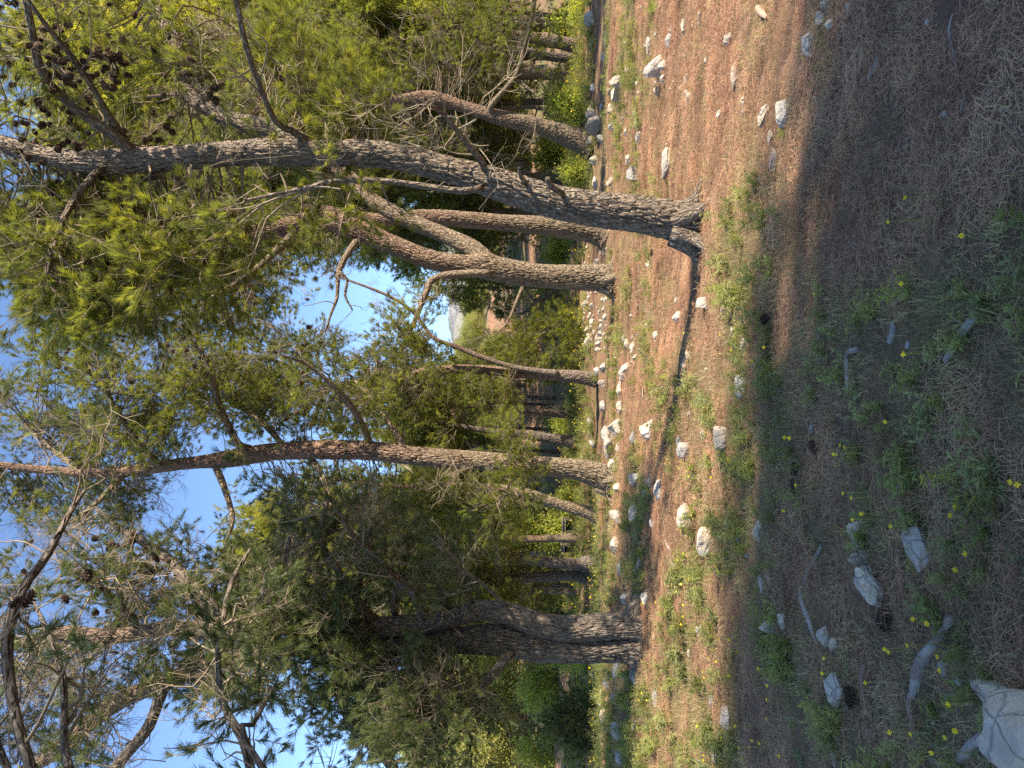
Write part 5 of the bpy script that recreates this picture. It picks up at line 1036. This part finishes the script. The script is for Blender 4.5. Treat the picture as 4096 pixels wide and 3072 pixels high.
# ------------------------------------------------------------------ cones on the ground
CONE_G = [cone_mesh(5, 9, .105, .03), cone_mesh(6, 8, .085, .029)]
for i, (px, py, rz, lb) in enumerate([(3556, 2527, 1.4, 'large fallen pine cone lying lengthwise between two flowers in the near shade'), (3423, 2772, .4, 'upright fallen pine cone beside the smooth round rock'), (3430, 2830, 1.2, 'smaller fallen pine cone left of the one by the round rock'), (3281, 1814, 2.2, 'fallen pine cone half sunk near three yellow flowers'), (3196, 1898, .8, 'fallen pine cone below the white triangular chip'), (3199, 1972, 1.9, 'fallen pine cone under a yellow flower in the shade'), (3068, 1295, .5, 'fallen pine cone in the sun right at the shadow edge'), (2920, 1217, 2.6, 'fallen pine cone on sunlit needles below the wedge stone'), (2616, 1024, 1.0, 'fallen pine cone on clean needles close to the small cube like stone')]):
    p = spot(px, py); o = link('fallen_pine_cone', CONE_G[i % 2], None, p + Vector((0, 0, .026))); o.rotation_euler = (math.pi / 2 * .93, .2, rz); o.scale = (1.1,) * 3; tag(o, lb, 'pine cone')

# ------------------------------------------------------------------ yellow flowers
def flower_head(seed, petals, R_):
    mb = MB(); r = np.random.RandomState(seed)
    for k in range(petals):
        a = 6.283 * k / petals; d = np.array([math.cos(a), math.sin(a), .25]); s_ = np.array([-math.sin(a), math.cos(a), 0]); w_ = R_ * 1.7 / petals * 1.5
        mb.add([(0, 0, 0), d * R_ * .5 + s_ * w_ * .7, d * R_ * .95 + s_ * w_ * .45, d * R_, d * R_ * .95 - s_ * w_ * .45, d * R_ * .5 - s_ * w_ * .7], [[0, 1, 2, 3], [0, 3, 4, 5]], 0)
    mb.tube([(0, 0, -R_ * .3), (0, 0, R_ * .12)], [R_ * .16, R_ * .22], 6)
    return mb.done('flower', [M['petal']], False)
HEADS = [flower_head(1, 4, .0165), flower_head(2, 9, .019)]
STALK = []
for k in range(4):
    mb = weed_geom(80 + k, 3, .09); mb.tube([(0, 0, -.01), (.006, .004, .4), (0, 0, 1.0)], [.0022, .0018, .0014], 4, 0, False); STALK.append(mb.done('stem', [M['weed']], False))
FL = [(3, z) for z in [(65, 68), (540, 85), (490, 122), (740, 165), (1135, 42), (1110, 95), (1195, 333), (1125, 432), (872, 738), (957, 765), (820, 900), (705, 940), (1030, 970), (1040, 1055), (565, 1132), (293, 1072), (310, 980), (1092, 1265), (722, 1440), (1135, 1430), (1058, 1470), (865, 1450), (980, 1565), (33, 1585), (697, 925)]]
FL += [(2, z) for z in [(272, 290), (840, 225), (852, 695), (875, 685), (755, 1140), (68, 1245), (100, 1245), (443, 1295), (478, 1312), (390, 1355), (422, 1357), (145, 1560), (465, 1615), (532, 1645), (1575, 1540), (1640, 1560)]]
FL += [(1, z) for z in [(885, 1312), (768, 1472), (1243, 1565)]]
FL += [(6, z) for z in [(1455, 68), (1030, 410), (1045, 440), (1010, 465), (1068, 550), (1140, 730), (1010, 800), (1045, 860), (1110, 865), (1020, 925), (1005, 935), (985, 980), (1035, 1000), (1160, 935), (1115, 1085), (1105, 1090), (950, 1065), (955, 1100), (1290, 1045), (1355, 1150), (1345, 1235), (1350, 1355), (1150, 1400), (1255, 1490), (1295, 1505), (1235, 1530), (1175, 1535), (1195, 1605), (1425, 1585), (955, 1580), (955, 1610), (1065, 1470), (1040, 1440), (1055, 1255), (915, 1400), (685, 1510), (800, 370), (830, 330), (860, 490), (815, 520), (830, 650), (575, 640), (655, 635), (815, 770), (825, 720), (570, 1195), (555, 1240), (600, 1240), (690, 1165)]]
FL += [(5, z) for z in [(1565, 1245), (1595, 1250), (1185, 1385), (1195, 1400), (1635, 1560), (1240, 1295), (1350, 735), (1425, 645), (1205, 665), (1130, 555), (890, 550), (945, 1020), (610, 1290), (540, 1305), (780, 1390), (920, 1500), (1070, 1510)]]
ORG = {1: (3100, 0, 1.659), 2: (3100, 1000, 1.659), 3: (3100, 2000, 1.547), 5: (2200, 1000, 1.659), 6: (2200, 2000, 1.548)}
WHERE = {1: 'yellow flower on a thin stalk alone in the shaded grass towards the right', 2: 'yellow flower on a thin stalk in shaded needles, middle of the near ground', 3: 'yellow flower on a thin stalk in the shaded weeds at the left near ground', 5: 'small yellow flower above the sunlit weeds in the middle', 6: 'small yellow flower above the weeds before the big double pine'}
for i, (rg, (zx, zy)) in enumerate(FL):
    ox, oy, k = ORG[rg]; px, py = ox + zx / k, oy + zy / k; h_ = [.10, .14, .18, .12][i % 4] * (1.25 if rg in (5, 6) else 1)
    p = spot(px, py, h_); root = empty('yellow_flower', p, WHERE[rg], 'flower', WHERE[rg].replace('flower', 'flowers', 1))
    st = link('stem', STALK[i % 4], root); st.scale = (1, 1, h_); hd = link('flower', HEADS[1 if (rg == 3 and i % 2) else 0], root, (0, 0, h_)); hd.rotation_euler = (rng.uniform(.2, .9), 0, rng.uniform(-.6, .6) + (3.14 if False else 0)); s_ = .62 if rg in (1, 2, 3) else .78; hd.scale = (s_,) * 3

# ------------------------------------------------------------------ ground cover
def wedge(n, y0, y1, k=.60, pad=.6, r=np.random.RandomState(3)):
    y = np.sqrt(r.uniform(y0 * y0, y1 * y1, n)); x = r.uniform(-1, 1, n) * (k * y + pad); return x, y
def cover(name, bands, protos, keep, size, label, tilt=.15, seed=1):
    P, R_, S = [], [], []
    r = np.random.RandomState(seed)
    for (y0, y1, n, s_) in bands:
        x, y = wedge(n, y0, y1, r=r); g = green_density(x, y); m = r.uniform(0, 1, n) < keep(x, y, g); x, y = x[m], y[m]; nn = len(x)
        P.append(np.stack([x, y, ground(x, y)], 1)); R_.append(np.stack([r.normal(0, tilt, nn), r.normal(0, tilt, nn), r.uniform(0, 6.28, nn)], 1)); S.append(r.uniform(.6, 1.3, nn) * s_)
    P = np.concatenate(P)
    if len(P): o = scatter(name, P, np.concatenate(R_), np.concatenate(S) * size, protos, None, None, seed); tag(o, label)
cover('needle_litter', [(1.2, 4, 520, .95), (4, 7, 1200, 1.0), (7, 12, 2600, 1.2), (12, 19, 2600, 1.6)], LITTER, lambda x, y, g: .95 - .45 * g - .5 * smooth(.52, .62, fbm(np.stack([x, y, 0 * x], 1) * 1.5 + 40, 3, 77)), 1.0, 'fallen brown pine needles covering the ground', .06, 1)
cover('grass', [(1.2, 4, 1700, .8), (4, 7, 3600, .85), (7, 12, 5600, 1.0), (12, 19, 4200, 1.3)], GRASS, lambda x, y, g: .10 + .9 * g, 1.0, 'thin green and dry grass in patches on the forest floor', .2, 2)
cover('weeds', [(1.2, 4, 700, .8), (4, 7, 1500, .9), (7, 12, 3000, 1.1), (12, 19, 3000, 1.25)], WEEDS, lambda x, y, g: .65 * smooth(.45, .9, g), 1.0, 'green leafy weeds in clumps on the forest floor', .2, 3)
def bank(x, y, g):
    b_ = smooth(24.5, 27, y) * smooth(42, 36, y); l = smooth(19, 21, y) * smooth(-1, -4.5, x); d = smooth(.36, .5, fbm(np.stack([x, y, 0 * x], 1) * .5 + 9, 3, 15))
    return np.clip(np.maximum(b_ * (.35 + .65 * d), l * (.25 + .4 * d)) * (1 - .8 * np.exp(-((x - 3.5) / 2.2) ** 2) * smooth(34, 30, y)), 0, 1)
cover('bank_weeds', [(19, 28, 2200, 1.0), (28, 42, 3400, 1.3)], WEEDS_FAR, bank, 1.0, 'yellow flowering weeds covering the bank behind the pines', .15, 4)
x, y = wedge(500, 14, 18, r=np.random.RandomState(9)); m = (x < -5.2) & (green_density(x, y) > .4); x, y = x[m], y[m]
if len(x): tag(scatter('flowering_weeds', np.stack([x, y, ground(x, y)], 1), np.stack([0 * x, 0 * x, nr.uniform(0, 6, len(x))], 1), nr.uniform(.7, 1.1, len(x)), WEEDS_FAR), 'yellow flowering weeds beside the big double pine')
for o in list(COL.objects):
    if o.get('label') == 'x': bpy.data.objects.remove(o)
